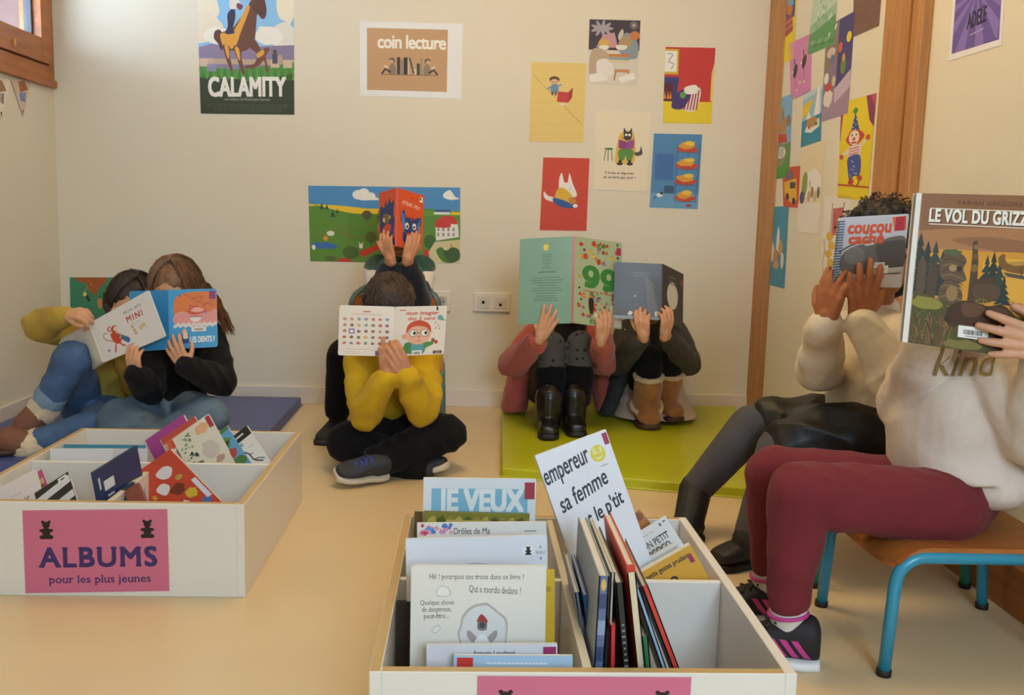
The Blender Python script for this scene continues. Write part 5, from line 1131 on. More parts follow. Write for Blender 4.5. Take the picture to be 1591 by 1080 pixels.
[(aR.curve([(x_+22, 54+d_), (x_+22, 64+d_), (x_+16, 74+d_), (x_+4, 73+d_)], 9, '#3d8a3f'), aR.ell(x_+13, 56+d_, 13.5, 13.5, '#3d8a3f'), aR.ell(x_+13, 56+d_, 4, 5.5, '#aebf9c')) for x_, d_ in ((12, 0), (40, 2))]; aR.text('comptines & recettes', 14, 81, 64, 86, '#c8553a', bold=.01, rise=-3); aR.rect(31, 118, 46, 124, '#e9e2d2'); aR.rect(65, 9, 72, 21, '#b02f5a'); aR.line([(68, 26), (67, 38)], .8, '#4a4a44'); aR.shape([(22, 98), (26, 94), (30, 98), (29, 118), (24, 118)], '#26262a')
open_book('tall mint green open book with a big 99, held by the girl in coral',
          pxY((808, 371.5, 3.245), (889.5, 367, 3.235), (887.5, 502.5, 3.215), (804.5, 504, 3.225)), pxY((893.5, 367, 3.235), (966.5, 377.5, 3.335), (967, 512, 3.315), (891, 502, 3.215)), aL, aR, '#b8604c', pages=.007)
# dark moon book
aL = Art(74, 88, '#4b4b4e'); aR = Art(38, 92, '#3f3a3a')
aL.rect(0, 83, 74, 88, '#8f969f'); aL.lines(24, 15, 58, 3, 2.8, .6, '#85868a', 2); aL.poly([(48, 20), (60, 30), (70, 80), (54, 84)], '#63656b'); aL.ell(33, 52, 1.8, 1, '#c8c8c4', rot=-40); aL.blob(26, 79, 4, 3, '#d9d8d2', n=10, j=.3, seed=4); aL.rect(64, 75, 70, 82, '#d4d2ce')
aR.ell(18, 45, 10, 22, '#d5cdbd'); aR.lines(6, 15, 28, 1, 3, 1, '#a09a92', 7); aR.text('La lune', 9, 20, 27, 28, '#6a625c', bold=.01) if 0 else aR.lines(8, 22, 28, 2, 4, 2, '#756c64', 8); aR.rect(32, 12, 37, 22, '#8a3c34')
open_book('dark grey book with a pale full moon, held by girl in charcoal knit',
          pxY((955, 407, 3.285), (1028, 410, 3.275), (1027, 497.5, 3.255), (953, 494.5, 3.265)), pxY((1030, 410, 3.275), (1062, 426, 3.37), (1060.5, 511.5, 3.35), (1029, 498, 3.255)), aL, aR, '#3a3838', pages=.006)

def held_closed(name, label, Q, art, t, extra=None, pages=True, back='#ddd6cc'):
    root = tag(empty(name, (V(Q[2])+V(Q[3]))/2), label, 'book'); ks = [art.put(MB(), Q, thick=.0024).build('front_cover', GLOSS)]
    ks.append(panel(Q, .0026, t-.0026, '#e9e2d4', .02).build('page_block', M_PAGE)); ks.append(panel(Q, t-.0024, t, back).build('back_cover', GLOSS))
    if extra: ks += extra(Q)
    adopt(root, ks); return root
a = Art(106, 112, '#bdbdc2', r=4)
a.shape([(0, 0.5), (105, .5), (105, 38), (84, 34), (60, 40), (30, 46), (12, 60), (0, 70)], '#c6c6cc'); a.shape([(8, 62), (20, 50), (40, 44), (60, 42), (84, 34), (105, 38), (105, 84), (90, 92), (40, 92), (20, 88), (8, 84)], '#6a6562'); a.shape([(60, 46), (86, 40), (105, 44), (105, 80), (84, 84), (66, 70)], '#4f4a48'); a.ell(28, 62, 16, 14, '#7c7876'); a.curve([(4, 56), (20, 46), (40, 40), (56, 40)], 2.6, '#5d5a5c'); a.ell(50, 44, 9, 2.2, '#d5d3d2', rot=-8); a.poly([(58, 84), (105, 80), (105, 88), (58, 92)], '#c4c2c4')
a.rect(0, 92, 104, 111, '#cfcdd2'); a.text('coucou', 14, 14, 80, 27, '#d8552f', bold=.05); a.text('caché', 17, 28, 70, 43, '#d8552f', bold=.05); a.line([(41, 29), (45, 27)], 1.6, '#d8552f'); a.poly([(80, 4), (102, 3), (104, 24), (86, 26)], '#e0702c'); a.rect(86, 4, 101, 25, '#b8283c'); a.ell(93, 14, 1.6, 1.6, '#7a1f2c')
a.barcode(50, 78, 82, 90); a.rect(60, 73, 76, 77.5, '#d8d5d0'); a.text('comme', 48, 93, 78, 98, '#cf5a48', bold=.02); a.lines(46, 104, 70, 1, 2, .7, '#c09a98', 4)
def spiral(Q):
    b = MB(); TL, TR, BR, BL = [V(c) for c in Q]; n = (BL-TL).cross(TR-TL).normalized(); r = nz(TR-TL)
    for i in range(24):
        p = TL.lerp(BL, .06+.88*i/23); b.tube([p+r*.004+(r*math.cos(t)*-1+n*math.sin(t))*.0075-n*.004 for t in [2*math.pi*j/10 for j in range(10)]], .0011, 5, closed=True)
    o = b.build('spiral_binding', mat('blue_wire', '#3a6ea8', .35, .4), smooth=True); b = MB()
    for i in range(24): p = TL.lerp(BL, .06+.88*i/23)+r*.0105+n*.0004; b.ell(p, r*.0012, n*.0003, nz(BL-TL)*.0016, n=8, m=4)
    return [o, b.build('punched_hole', M_dark)]
held_closed('spiral_bound_book', 'grey spiral-bound book titled coucou caché hiding curly-haired child', pxY((1306, 338, 2.055), (1412.5, 332, 2.06), (1400.5, 447, 2.045), (1294, 446, 2.04)), a, .014, spiral)
a = Art(212, 234, '#8a5c3c')
a.rect(9, 58, 212, 234, '#c08a4a'); a.shape([(9, 58), (212, 50), (212, 96), (150, 92), (80, 100), (9, 88)], '#a9744a'); a.shape([(60, 70), (120, 62), (200, 70), (212, 84), (140, 84)], '#8f6040'); a.shape([(30, 92), (110, 84), (212, 92), (212, 180), (60, 170)], '#d0902e'); a.shape([(110, 100), (170, 92), (212, 100), (212, 150), (150, 150)], '#dba23a')
R_ = random.Random(3)
def fir(x, y, h, c):
    for k in range(5): w_ = h*.11*(k+1); yy = y-h+h*.19*k; a.poly([(x-w_*.6, yy+h*.24), (x, yy), (x+w_*.6, yy+h*.24)], c)
for x, y, h, c in ((14, 150, 90, '#2f3530'), (26, 156, 84, '#27302c'), (38, 150, 78, '#34403a'), (50, 154, 70, '#2a3430'), (64, 140, 56, '#35423a'), (118, 150, 62, '#2c3a34'), (128, 152, 70, '#25312c'), (138, 156, 62, '#30403a'), (146, 160, 44, '#26332e')): fir(x, y, h, c)
a.shape([(14, 110), (20, 100), (26, 112), (24, 160), (14, 160)], '#5b4632'); a.shape([(30, 112), (40, 106), (44, 120), (42, 160), (30, 160)], '#4a3a2c')
a.shape([(48, 100), (60, 88), (78, 90), (86, 100), (82, 112), (88, 128), (76, 136), (84, 150), (80, 168), (52, 168), (48, 146), (54, 134), (46, 120)], '#5f4a34')
for i in range(8): a.curve([(50, 102+i*8), (64, 98+i*8), (84, 104+i*8)], 1.2, '#8a7048' if i % 2 else '#3a2c22', 3)
a.ell(66, 112, 6, 5, '#a08458'); a.ell(76, 112, 4, 4, '#2e241c'); a.ell(68, 150, 9, 12, '#8f7248'); a.blob(64, 88, 14, 5, '#4f5f3a', seed=3)
a.poly([(94, 70), (100, 68), (104, 100), (106, 164), (92, 164), (94, 100)], '#4d3a2a'); a.ell(99, 78, 4, 4, '#8a6a44'); a.ell(99, 92, 4.5, 5, '#6a5034'); a.ell(99, 110, 5, 6, '#7a5c3a'); a.shape([(104, 126), (130, 120), (134, 128), (104, 134)], '#4a3626'); a.shape([(100, 136), (136, 132), (138, 152), (108, 160)], '#57422e')
a.poly([(10, 152), (60, 164), (120, 176), (150, 170), (212, 184), (212, 234), (9, 234)], '#4d4a24')
for i in range(90): x, y = R_.uniform(10, 200), R_.uniform(160, 230); a.curve([(x, y), (x+R_.uniform(-6, 6), y-5), (x+R_.uniform(-12, 12), y-R_.uniform(4, 12))], .9, R_.choice(('#7d7a34', '#8f8a3e', '#5f6a2c', '#a0823e', '#38381c')), 2)
a.blob(30, 168, 24, 10, '#8a8434', seed=5); a.blob(172, 200, 20, 14, '#7d7a38', seed=6); a.blob(90, 226, 34, 7, '#77703a', seed=8)
for i in range(18): x = 14+i*3; a.line([(x, 232), (x+R_.uniform(-18, 14), 182+R_.uniform(0, 16))], 1.6, R_.choice(('#6b4630', '#8a5c40', '#4d3324')))
a.shape([(62, 186), (66, 170), (84, 160), (104, 160), (124, 164), (144, 160), (160, 168), (170, 180), (166, 192), (152, 190), (148, 212), (138, 214), (136, 194), (116, 196), (112, 214), (98, 216), (92, 196), (78, 200), (68, 200)], '#422818'); a.shape([(84, 164), (104, 162), (120, 168), (112, 180), (90, 182)], '#60402a'); a.shape([(126, 168), (142, 164), (156, 172), (146, 182), (130, 180)], '#553522'); a.ell(66, 190, 7, 5, '#38220f')
a.shape([(134, 92), (144, 86), (150, 98), (200, 98), (212, 104), (212, 112), (160, 112), (140, 106)], '#7a5424'); a.poly([(146, 98), (212, 88), (212, 94), (160, 102)], '#b8863a'); a.poly([(144, 112), (208, 118), (208, 123), (150, 118)], '#4f4a44'); a.line([(170, 104), (172, 116)], 1.4, '#3a3028'); a.line([(190, 105), (190, 118)], 1.4, '#3a3028'); a.ell(204, 104, 7, 7, '#3f3024')
a.rect(24, 22, 196, 23.4, '#e2d6c2'); a.rect(24, 46, 196, 47.4, '#e2d6c2'); a.text('FABIAN GREGOIRE', 66, 10, 165, 16, '#54321f', bold=.01, space=1.15); a.text('LE VOL DU GRIZZLY', 24, 25, 197, 44, '#33261c', bold=.04, serif=True, space=1.08); a.text('LE VOL DU GRIZZLY', 22.6, 24, 195.6, 43, '#efe6d6', bold=.03, serif=True, space=1.08)
a.barcode(82, 197, 128, 215); a.rect(0, 0, 8.5, 234, '#e4ded4'); a.line([(8.5, 0), (8.5, 234)], .8, '#a89a86')
held_closed('hardback_picture_book', 'big brown picture book titled LE VOL DU GRIZZLY with a bear and totem poles', pxY((1423.5, 300, 1.565), (1637, 305, 1.575), (1616, 561, 1.56), (1401, 531, 1.55)), a, .011)

# ------------------------------------------------------------------ the two wooden book boxes
MEL = print_mat('melamine_board', 0.38, bump=0.06, bscale=90)
WHT, TAN, CRM = '#e4ddd2', '#c2a069', '#d9cbb0'
def cbox(name, lo, hi, edge, m=MEL, faces=(1,), side=None):
    b = MB(); b.box(lo, hi, lin(WHT))
    for f in faces: b.c[f] = lin(edge)
    return b.build(name, m, bevel=.0012, seg=1)
def book_box(label, x0, x1, y0, y1, h, xd, yd, ltop, rtop):
    r = tag(empty('book_box', ((x0+x1)/2, (y0+y1)/2, 0)), label, 'box'); t = .016; ks = []
    ks.append(cbox('front_panel', (x0+t, y0, 0.0), (x1-t, y0+t, h), TAN)); ks.append(cbox('back_panel', (x0+t, y1-t, 0), (x1-t, y1, h), TAN))
    ks.append(cbox('side_panel', (x0, y0, 0), (x0+t, y1, h), ltop)); ks.append(cbox('side_panel', (x1-t, y0, 0), (x1, y1, h), rtop))
    ks.append(cbox('bottom_panel', (x0+t, y0+t, .004), (x1-t, y1-t, .014), WHT))
    ks.append(cbox('long_divider', (xd-.006, y0+t, .014), (xd+.006, y1-t, h-.004), CRM)); ks.append(cbox('cross_divider', (x0+t, yd-.006, .014), (xd-.006, yd+.006, h-.004), WHT)); ks.append(cbox('cross_divider', (xd+.006, yd-.006, .014), (x1-t, yd+.006, h-.004), WHT))
    b = MB()
    for q in (.28, .72): b.tube([(x1-t-.0006, y0+(y1-y0)*q, h*.62), (x1-t+.002, y0+(y1-y0)*q, h*.62)], .0035, 10)
    adopt(r, ks); return r
BXL = (-1.045, -.453, 1.915, 2.585); BXR = (-.122, .453, 1.195, 1.87)
book_box('white wooden book box with the pink ALBUMS sign, before the two left readers', *BXL, .2, FL(166, 778, .2).x, 2.25, TAN, TAN)
DIVX = FL(908, 1031, .2).x+.004
book_box('white wooden box of books with lime sticker book, nearest the camera', *BXR, .2, DIVX, 1.535, TAN, WHT)
PINK = '#cf6d88'
a = Art(226, 128, PINK); a.teddy(36, 32, 17); a.teddy(194, 32, 17); a.text('ALBUMS', 22, 58, 207, 88, '#3c2a62', bold=.03, serif=True, space=1.12); a.text('pour les plus jeunes', 37, 101, 197, 117, '#3c2a62', bold=.008, serif=True)
sheet('box_sign', 'pink paper sign reading ALBUMS pour les plus jeunes on the box front', 'sign', a, [A(35, 793, BXL[2]), A(260, 791, BXL[2]), A(263.5, 918, BXL[2]), A(40, 921.5, BXL[2])])
a = Art(226, 128, PINK); a.teddy(30, 32, 17); a.teddy(196, 32, 17); a.text('ALBUMS', 22, 58, 207, 88, '#3c2a62', bold=.03, serif=True, space=1.12)
P = [A(742, 1050, BXR[2]), A(1074, 1052, BXR[2])]; a_ = (P[1]-P[0]).length
sheet('box_sign', 'pink paper sign on the front of nearest box, cut off by picture edge', 'sign', a, [P[0], P[1], P[1]-UP*.155, P[0]-UP*.155])

BK1, BK2 = 'books in the box marked albums', 'books in the box nearest the camera'
def book(label, tl, tr, Y, lean, art, t=.008, spine='#ddd5c8', back='#ddd5c8', group=BK2, Yr=None, h=None, zb=.0165, br=None):
    """a closed book standing in its box, its cover towards the viewer, thickness going back"""
    TL, TR = A(tl[0], tl[1], Y), A(tr[0], tr[1], Yr or Y); r = TR-TL; ru = nz(r)
    n0 = V((ru.y, -ru.x, 0)).normalized(); a = math.radians(lean)
    d = V((0, 0, -1))*math.cos(a)+n0*math.sin(a); d = nz(d-ru*d.dot(ru))
    L = h or min((TL.z-zb)/-d.z, (TR.z-zb)/-d.z); art.H = art.W*L/r.length; 
    if br:                                              # the lower right corner as seen, at the depth that squares the cover
        Yb = min((Y-.02-.002*i for i in range(130)), key=lambda q: abs(nz(A(br[0], br[1], q)-TR).dot(ru))); d = A(br[0], br[1], Yb)-TR; L = d.length; d.normalize(); art.H = art.W*L/r.length
    Q = [TL, TR, TR+d*L, TL+d*L]; n = (Q[3]-Q[0]).cross(Q[1]-Q[0]).normalized()
    root = tag(empty('picture_book', (Q[2]+Q[3])/2), label, 'book', group)
    b = art.put(MB(), Q, thick=.0016)
    back_b = panel(Q, t-.0016, t, back); o = len(b.v); b.add(back_b.v, back_b.f, lin(back))
    b.add([Q[0], Q[3], Q[3]-n*t, Q[0]-n*t]+[p-ru*.0012 for p in (Q[0], Q[3], Q[3]-n*t, Q[0]-n*t)], [(0, 1, 2, 3), (7, 6, 5, 4), (0, 4, 5, 1), (1, 5, 6, 2), (2, 6, 7, 3), (3, 7, 4, 0)], lin(spine))
    ks = [b.build('cover', GLOSS), panel([Q[0]+ru*.0004+d*.002, Q[1]-ru*.002+d*.002, Q[2]-ru*.002-d*.002, Q[3]+ru*.0004-d*.002], .0018, t-.0018, '#ece6da').build('page_block', M_PAGE)]
    adopt(root, ks); return root
# --- near box, left column, front to back
a = Art(190, 200, '#a9c4dc'); a.rect(4, 3, 30, 22, '#c8342c'); a.lines(50, 12, 150, 1, 3, 3, '#dfeaf2', 2)
book('light blue book at the very front of the nearest box', (706, 1019), (890, 1020), 1.248, 5, a, .008, '#94b4d0')
a = Art(200, 250, '#d6d4da'); a.text('Antonin Louchard', 70, 9, 134, 17, '#3a3a5a', bold=.008); a.rect(178, 4, 198, 18, '#9a2a62')
book('pale grey book marked Antonin Louchard behind the light blue book', (664, 1003), (866, 1001), 1.272, 5, a, .007)
a = Art(216, 300, '#e6dfd2', r=3)
a.text('Hé ! pourquoi ces trous dans ce livre ?', 28, 13, 180, 24, '#4f4a46', serif=True); a.text('Qui a mordu dedans ?', 92, 31, 176, 44, '#4f4a46', serif=True, rise=-4)
for i, s in enumerate(('Quelque chose', 'de dangereux,', 'peut-être...')): a.text(s, 14+i*3, 56+i*11, 68-i*4, 66+i*11, '#4f4a46', serif=True, rise=1)
a.shape([(40, 40), (46, 32), (56, 34), (62, 40), (62, 48), (42, 50)], '#cfc8bd'); a.shape([(42, 40), (47, 34), (56, 36), (60, 41), (60, 47), (43, 48)], '#ece7de'); a.shape([(32, 104), (42, 96), (48, 100), (40, 110)], '#cdc6bb'); a.shape([(34, 104), (42, 98), (46, 101), (40, 108)], '#ebe6dd')
a.blob(116, 108, 40, 46, '#b9b0a6', n=22, j=.07, seed=3); a.blob(116, 109, 37, 43, '#dcd9d6', n=22, j=.06, seed=3); a.shape([(106, 96), (108, 84), (114, 80), (120, 86), (122, 96), (120, 104), (108, 104)], '#7d7878'); a.shape([(105, 90), (112, 78), (121, 86), (122, 92), (112, 90)], '#a03c34'); a.ell(114, 96, 5, 5, '#4a4646')
for sx in (-1, 1): a.shape([(114+sx*7, 118), (114+sx*22, 104), (114+sx*24, 114), (114+sx*15, 124)], '#a39a94')
a.shape([(100, 128), (114, 110), (128, 128), (124, 150), (104, 150)], '#eceae8')
book('cream book asking Hé ! pourquoi ces trous, with a bitten hole', (640, 879), (849, 880), 1.335, 6, a, .009)
a = Art(200, 260, '#dcb42a'); a.ell(190, 30, 4, 5, '#b8942a')
book('yellow book peeping out behind the cream book', (664, 888), (862, 886), 1.392, 6, a, .008, '#dcb42a', '#c8a422')
a = Art(220, 320, '#e2e3ea', r=2); a.ell(190, 23, 9, 9, '#f1f0ee'); a.teddy(190, 24, 8); 
for i, s in enumerate(('A', 'SQU', '4')): a.text(s, 207-(i == 1)*5, 15+i*9, 211+(i == 1)*5, 20+i*9, '#3c3a40')
a.ell(108, 52, 32, 12, '#a8c0d8', 180, 360); a.ell(108, 54, 30, 11, '#d8dfe8', 180, 360)
book('plain white book with teddy sticker, in middle of nearest box left row', (631, 838), (850, 832), 1.455, 7, a, .010)
a = Art(210, 300, '#3a302a'); book('dark brown book whose left edge shows behind the white books', (617, 935), (800, 937), 1.44, 6, a, .010, '#3a302a', '#2c2420')
a = Art(200, 280, '#e3ded6'); R_ = random.Random(4)
for i in range(26): a.blob(R_.uniform(4, 60), R_.uniform(3, 26), R_.uniform(1.5, 7), R_.uniform(1, 4), R_.choice(('#d88aa8', '#c8405c', '#4a7ac0', '#e6a0b0', '#5a98d0')), seed=i)
a.text('Drôles de Ma', 56, 8, 112, 18, '#4a4648', bold=.005); a.lines(160, 14, 190, 1, 3, 2, '#8a8478', 3)
book('white book splashed with pink and blue paint dots', (649, 813), (849, 811), 1.545, 7, a, .008)
a = Art(168, 240, '#8c8a3a'); a.r = 0
for i in range(12): x = 6+i*14; a.shape([(x, 14), (x+10, 6), (x+14, 20), (x+4, 30)], ('#c8b45a', '#5f6a30', '#a89a48')[i % 3])
a.rect(36, 12, 108, 22, '#d8c878'); a.ell(146, 20, 7, 8, '#c8c088'); a.teddy(146, 21, 6); 
o = book('shiny gold green book between the paint-splashed and pale blue books', (659, 795), (823, 799), 1.60, 7, a, .010, '#6f7030', '#6f7030')
GOLD = print_mat('gold_foil_cover', .28, coat=.3, metal=.55)
for c in o.children:
    if c.name.startswith('cover'): c.data.materials.clear(); c.data.materials.append(GOLD)
a = Art(178, 330, '#e3e4e6'); a.rect(12, 16, 165, 290, '#7fb8cf'); a.text('JE VEUX', 24, 18, 158, 62, '#e9ebe8', bold=.03); a.rect(160, 5, 176, 32, '#a82c3a')
book('tall white and pale blue book lettered JE VEUX, hindmost on the left', (659, 743), (833, 745), 1.69, 6, a, .012, zb=.028)
a = Art(60, 300, '#7f6a4c'); book('brown grey book edge against the left side of nearest box', (645, 795), (682, 796), 1.80, 4, a, .010, '#7f6a4c')
# --- near box, right column
a = Art(116, 200, '#e6e5ea'); a.text('empereur', 1, 30, 77, 58, '#1c1a1c', bold=.01, rise=12); a.text('sa femme', 11, 70, 93, 96, '#1c1a1c', bold=.01, rise=19); a.text("et le p'tit", 36, 108, 106, 138, '#1c1a1c', bold=.01, rise=18)
a.ell(92, 30, 12, 13, '#d9cc2a'); a.text('0..3', 85, 22, 99, 30, '#f2efdc', bold=.02); a.ell(92, 33, 7, 5, '#f2efdc', 20, 160); a.ell(92, 31.5, 7, 5, '#d9cc2a', 15, 165); a.lines(86, 50, 106, 1, 2, 1, '#6a6664', 4); a.rect(107, 4, 115, 22, '#9a2448')
a.shape([(18, 160), (26, 150), (30, 164), (34, 196), (14, 198)], '#1c1a1c'); a.ell(44, 148, 5, 6, '#1c1a1c'); a.shape([(38, 158), (50, 156), (54, 198), (36, 198)], '#1c1a1c')
book('tall white book lettered empereur sa femme with a yellow smiley sun', (832, 708), (941, 667), 1.67, 12, a, .010, '#d5d3d4', Yr=1.70)
a = Art(60, 80, '#c07a2c'); a.ell(22, 30, 14, 16, '#e0b04a'); a.text('e', 8, 44, 20, 56, '#2a211c', bold=.03); a.ell(50, 10, 8, 8, '#8f5020')
book('small orange book behind the white MON PETIT book', (952, 822), (994, 791), 1.80, 10, a, .008, '#a8642a', h=.13)
a = Art(120, 160, '#e2dfda'); a.text('Jean Luc', 46, 14, 76, 19, '#6a6664'); a.text('MON PETIT', 18, 32, 104, 48, '#2a2624', bold=.01, serif=True); a.text('ROCOCO', 20, 54, 96, 70, '#2a2624', bold=.01, serif=True); a.teddy(98, 12, 5, '#3a4470'); a.rect(106, 8, 114, 11, '#3a4470')
book('white book lettered MON PETIT with a dark teddy sticker', (968, 842), (1033, 801), 1.74, 12, a, .009, h=.108)
a = Art(120, 150, '#e8e5df'); book('plain white paperback in front of the MON PETIT book', (984, 880), (1049, 843), 1.665, 10, a, .010, h=.11)
a = Art(120, 150, '#d9a02a'); a.text('petits gestes prudents', 4, 10, 110, 24, '#2c241c', bold=.015); a.rect(102, 16, 112, 34, '#9a2a50'); a.text('0', 46, 40, 62, 60, '#2c241c', bold=.03)
book('thick white paged book with a yellow cover lettered petits gestes prudents', (996, 890), (1073, 847), 1.60, 8, a, .026, '#e6dfd0', '#e6dfd0', h=.09)
def side_book(label, nt, nb, Y, dep, t, col, spine, art=None, dx=0.0):
    """a book standing spine towards the viewer and leaning sideways"""
    NT, NB = A(nt[0], nt[1], Y), A(nb[0], nb[1], Y); d = nz(NB-NT); L = (NT.z-.0165)/-d.z; NB = NT+d*L; e = V((dx, dep, 0)); x = nz(e.cross(-d)); x = x if x.x > 0 else -x
    root = tag(empty('picture_book', NB), label, 'book', BK2); b = MB()
    def slab(p0, c):
        q = [p0, p0+e, p0+e+d*L, p0+d*L]; b.add(q+[p+x*.0018 for p in q], [(0, 1, 2, 3), (7, 6, 5, 4), (0, 4, 5, 1), (1, 5, 6, 2), (2, 6, 7, 3), (3, 7, 4, 0)], lin(c))
    slab(NT, col); slab(NT+x*(t-.0018), col)
    q = [NT, NT+x*t, NT+x*t+d*L, NT+d*L]; (art or Art(10, 100, spine)).put(b, q, thick=.0015)
    p = MB(); eu = nz(e); q = [NT+x*.0019+eu*.002+d*.003, NT+x*.0019+e-eu*.003+d*.003, NT+x*.0019+e-eu*.003+d*(L-.003), NT+x*.0019+eu*.002+d*(L-.003)]; w_ = x*(t-.0038)
    p.add(q+[v_+w_ for v_ in q], [(0, 1, 2, 3), (7, 6, 5, 4), (0, 4, 5, 1), (1, 5, 6, 2), (2, 6, 7, 3), (3, 7, 4, 0)], lin('#e9e2d4'))
    adopt(root, [b.build('cover', GLOSS), p.build('page_block', M_PAGE)]); return root
side_book('thin grey blue book standing beside the long divider', (893, 921), (904, 1000), 1.345, .17, .007, '#8d99ab', '#6f7f98')
side_book('thin royal blue book second from the long divider', (906, 925), (915, 1000), 1.335, .17, .006, '#3f66a8', '#2f58a0')
a = Art(16, 140, '#5d6c90')
for i in range(7): a.rect(2, 12+i*18, 14, 22+i*18, '#8e9cb8' if i % 2 else '#38466c')
a.ell(8, 6, 4, 4, '#d8b05a')
side_book('silvery grey album with a blue chequered spine', (931, 895), (923, 1033), 1.245, .26, .014, '#98a0ac', '#5d6c90', a)
side_book('cream backed book next to chequered spine album', (949, 889), (943, 1033), 1.262, .24, .006, '#d9d4c6', '#c4bca8')
side_book('short bright red spine low between taller books', (948, 972), (947, 1033), 1.246, .18, .009, '#c2302c', '#c2302c')
a = Art(12, 140, '#1d1b1d'); a.lines(3, 30, 9, 20, 4.2, 1.2, '#9a958e', 3, True)
side_book('black spined book left of the leaning red books', (956, 906), (967, 1033), 1.25, .24, .011, '#2a2728', '#1d1b1d', a)
a = Art(12, 140, '#d9c7a4'); a.rect(0, 0, 12, 5, '#c63c2e')
side_book('red topped book with thick tan pages, tallest of leaning books', (973, 878), (989, 1033), 1.25, .23, .012, '#cc3f30', '#cf4434', a)
side_book('low green book wedged among the leaning books', (997, 990), (1001, 1033), 1.247, .16, .009, '#2d6a44', '#2d6a44')
side_book('pale blue thin book leaning under the right red book', (986, 915), (1026, 1033), 1.262, .2, .007, '#9db9d2', '#9db9d2')
side_book('slanting red book, rightmost of leaning books in nearest box', (997, 912), (1043, 1033), 1.25, .19, .009, '#3c3c44', '#c43a30')
# --- box marked albums, back row
a = Art(126, 100, '#4a8fa8'); book('thin teal edged book along the back of ALBUMS box', (100, 690.5), (226, 691.5), 2.42, 8, a, .008, '#3a7f98', group=BK1)
a = Art(100, 100, '#dcd8d8'); book('wide white book in the back left cell of ALBUMS box', (79, 697), (176, 697), 2.32, 12, a, .014, group=BK1)
a = Art(60, 100, '#d5ccd0'); book('narrow white book right of the wide white book', (178, 697), (228, 697), 2.33, 12, a, .008, group=BK1)
a = Art(60, 90, '#a33a8a'); a.lines(4, 40, 20, 3, 5, 1.4, '#d8a8cc', 3)
book('magenta book leaning in the back of ALBUMS box', (226, 684), (284, 644), 2.46, 20, a, .010, '#8a2f76', group=BK1, h=.22)
a = Art(60, 90, '#d4a69a'); a.rect(0, 0, 60, 10, '#b84a3a')
book('thin book with red stripe between the magenta and watercolour books', (249, 683), (302, 647), 2.435, 20, a, .006, '#efe9e4', group=BK1, h=.22)
a = Art(60, 90, '#d65a34'); book('orange edged book just behind the watercolour book', (258, 686), (300, 658), 2.415, 20, a, .007, '#d65a34', '#d65a34', group=BK1, h=.22)
a = Art(70, 90, '#d8d2c0'); R_ = random.Random(8)
for i in range(40): a.blob(R_.uniform(4, 26), R_.uniform(8, 80), R_.uniform(1, 4), R_.uniform(1, 3), R_.choice(('#5a6a48', '#2f3a30', '#8a9a6a')), seed=i)
a.blob(50, 14, 12, 9, '#dcaa80', seed=3); a.blob(46, 50, 14, 16, '#c8bcb0', seed=5); a.rect(62, 2, 70, 22, '#a83048'); a.blob(54, 74, 8, 6, '#b89484', seed=9)
book('watercolour covered book with leaf sprays and a red corner', (268, 682), (323, 643), 2.39, 20, a, .008, group=BK1, h=.23)
a = Art(50, 80, '#5f9cc4'); a.blob(26, 24, 16, 10, '#5a8a4a', seed=2); a.blob(30, 46, 12, 9, '#a8483c', seed=3); a.blob(16, 60, 10, 8, '#d0a83c', seed=4); a.blob(36, 66, 12, 10, '#4a7a3c', seed=5); a.rect(4, 36, 16, 50, '#dfe6ea'); a.rect(0, 0, 50, 7, '#3f7a4a')
book('small blue map-like book beside the watercolour book', (318, 690), (352, 661), 2.375, 20, a, .007, '#8fb0c8', group=BK1, h=.18)
a = Art(60, 100, '#dedcd6'); a.rect(0, 0, 60, 22, '#1d1b1c'); a.rect(0, 22, 8, 100, '#2a2728'); a.text('abc', 20, 6, 40, 15, '#d9d5cf', bold=.01) if 0 else a.lines(20, 10, 44, 1, 3, 4, '#d9d5cf', 2); a.text('TERRE', 12, 26, 30, 34, '#2a2728', bold=.01)
a.curve([(20, 44), (30, 58), (34, 76), (50, 90)], 3, '#2a2728'); a.curve([(30, 58), (40, 62)], 1.4, '#2a2728'); a.curve([(34, 76), (44, 78), (56, 88)], 2, '#2a2728'); a.lines(36, 44, 50, 1, 3, 1, '#7a7672', 5)
book('black and white line drawing book, rightmost in ALBUMS box', (351, 687), (383, 661), 2.36, 20, a, .008, '#1d1b1c', group=BK1, h=.125)
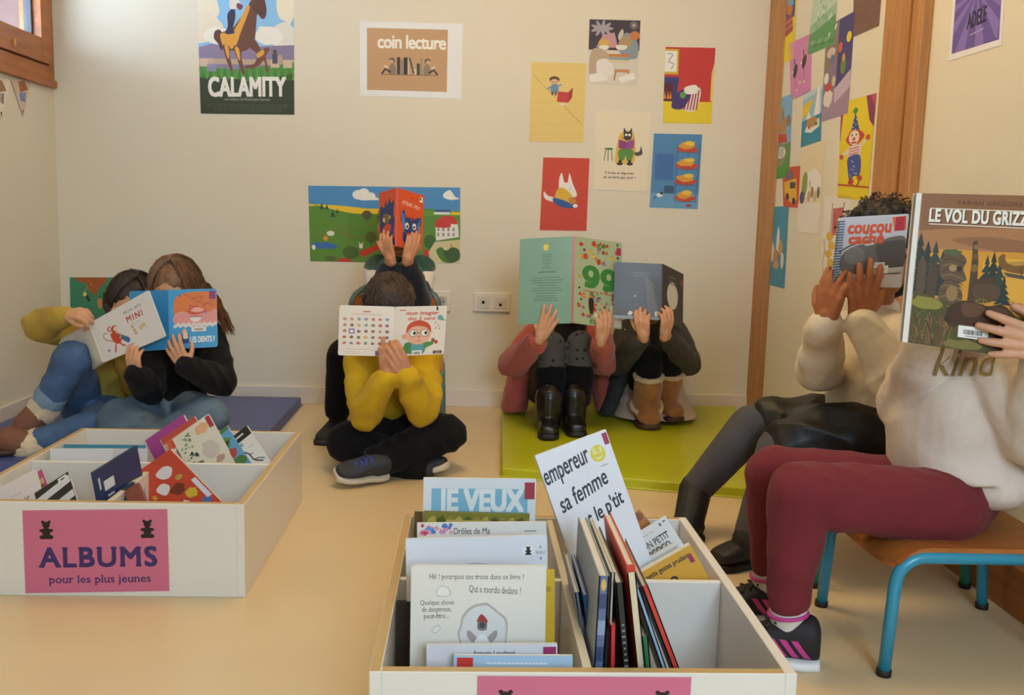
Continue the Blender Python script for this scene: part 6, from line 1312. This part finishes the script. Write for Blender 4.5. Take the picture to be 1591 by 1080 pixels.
# --- front row
a = Art(80, 90, '#dfd2cc'); a.text('DANS', 22, 40, 60, 56, '#5a5250', serif=True); a.lines(24, 28, 52, 1, 3, 1, '#9a8f8c', 3); a.blob(20, 80, 16, 8, '#d8a090', seed=2)
book('pale pink book lettered DANS, at picture edge in ALBUMS box', (-10, 762), (54, 729), 2.10, 28, a, .008, group=BK1, h=.16)
a = Art(40, 60, '#c8528a'); a.rect(4, 24, 36, 40, '#d8b48a'); a.rect(8, 42, 32, 50, '#8a4a3a')
book('small pink book between the pale DANS and striped books', (46, 743), (64, 729), 2.15, 28, a, .006, '#c8528a', group=BK1, h=.1)
a = Art(70, 90, '#1f1d1e')
for i in range(3): a.poly([(0, 14+i*30), (70, 6+i*30), (70, 20+i*30), (0, 28+i*30)], '#d8d4d2')
a.rect(48, 2, 66, 12, '#e4e0dc'); a.lines(50, 7, 64, 1, 3, 3, '#2a2728', 4)
book('black book with broad white stripes in the front of ALBUMS box', (54, 766), (105, 733), 2.06, 30, a, .008, '#1f1d1e', group=BK1, h=.15)
a = Art(80, 100, '#25355f'); a.rect(0, 42, 80, 100, '#a9aeb5'); a.rect(12, 14, 30, 24, '#d9dcdf'); a.rect(4, 8, 7, 20, '#c9ced6'); a.lines(12, 30, 30, 1, 3, 2, '#d9dcdf', 3)
book('navy blue book standing front to back beside the red book', (146, 734), (213, 692), 1.96, 6, a, .007, '#25355f', '#25355f', group=BK1, Yr=2.13)
for i, (tl, tr, Y, c, lb) in enumerate((((184, 762), (206, 748), 2.02, '#2f3a48', 'dark slate book tucked under the left of red book'), ((193, 764), (214, 750), 2.0, '#8a4434', 'rust brown book tucked under the left of red book'))):
    book(lb, tl, tr, Y, 24, Art(30, 60, c), .008, c, c, group=BK1, h=.1)
a = Art(80, 120, '#cf4a30'); a.shape([(36, 20), (54, 16), (62, 24), (52, 34), (40, 32)], '#e9dcd6'); a.shape([(20, 40), (34, 36), (40, 46), (26, 54)], '#ece2da'); a.blob(46, 56, 11, 9, '#7a3a24', seed=2); a.blob(58, 72, 9, 8, '#d8b83a', seed=3); a.blob(40, 84, 6, 8, '#e6dcd4', seed=4); a.blob(66, 94, 8, 6, '#5a7ab0', seed=5); a.blob(60, 42, 7, 4, '#c89a4a', seed=8)
for i, y in enumerate((26, 44, 62)): a.rect(8, y, 14, y+7, '#dca23a')
a.rect(4, 2, 20, 12, '#a04a7a'); a.text('M', 8, 80, 22, 92, '#e0c8d0', bold=.02); a.rect(70, 56, 78, 92, '#dce2e8')
book('bright red book with scattered animals in the front of ALBUMS box', (197, 745), (264, 698), 2.17, 46, a, .012, '#e3ded6', '#cfc8c0', group=BK1, br=(345, 781))
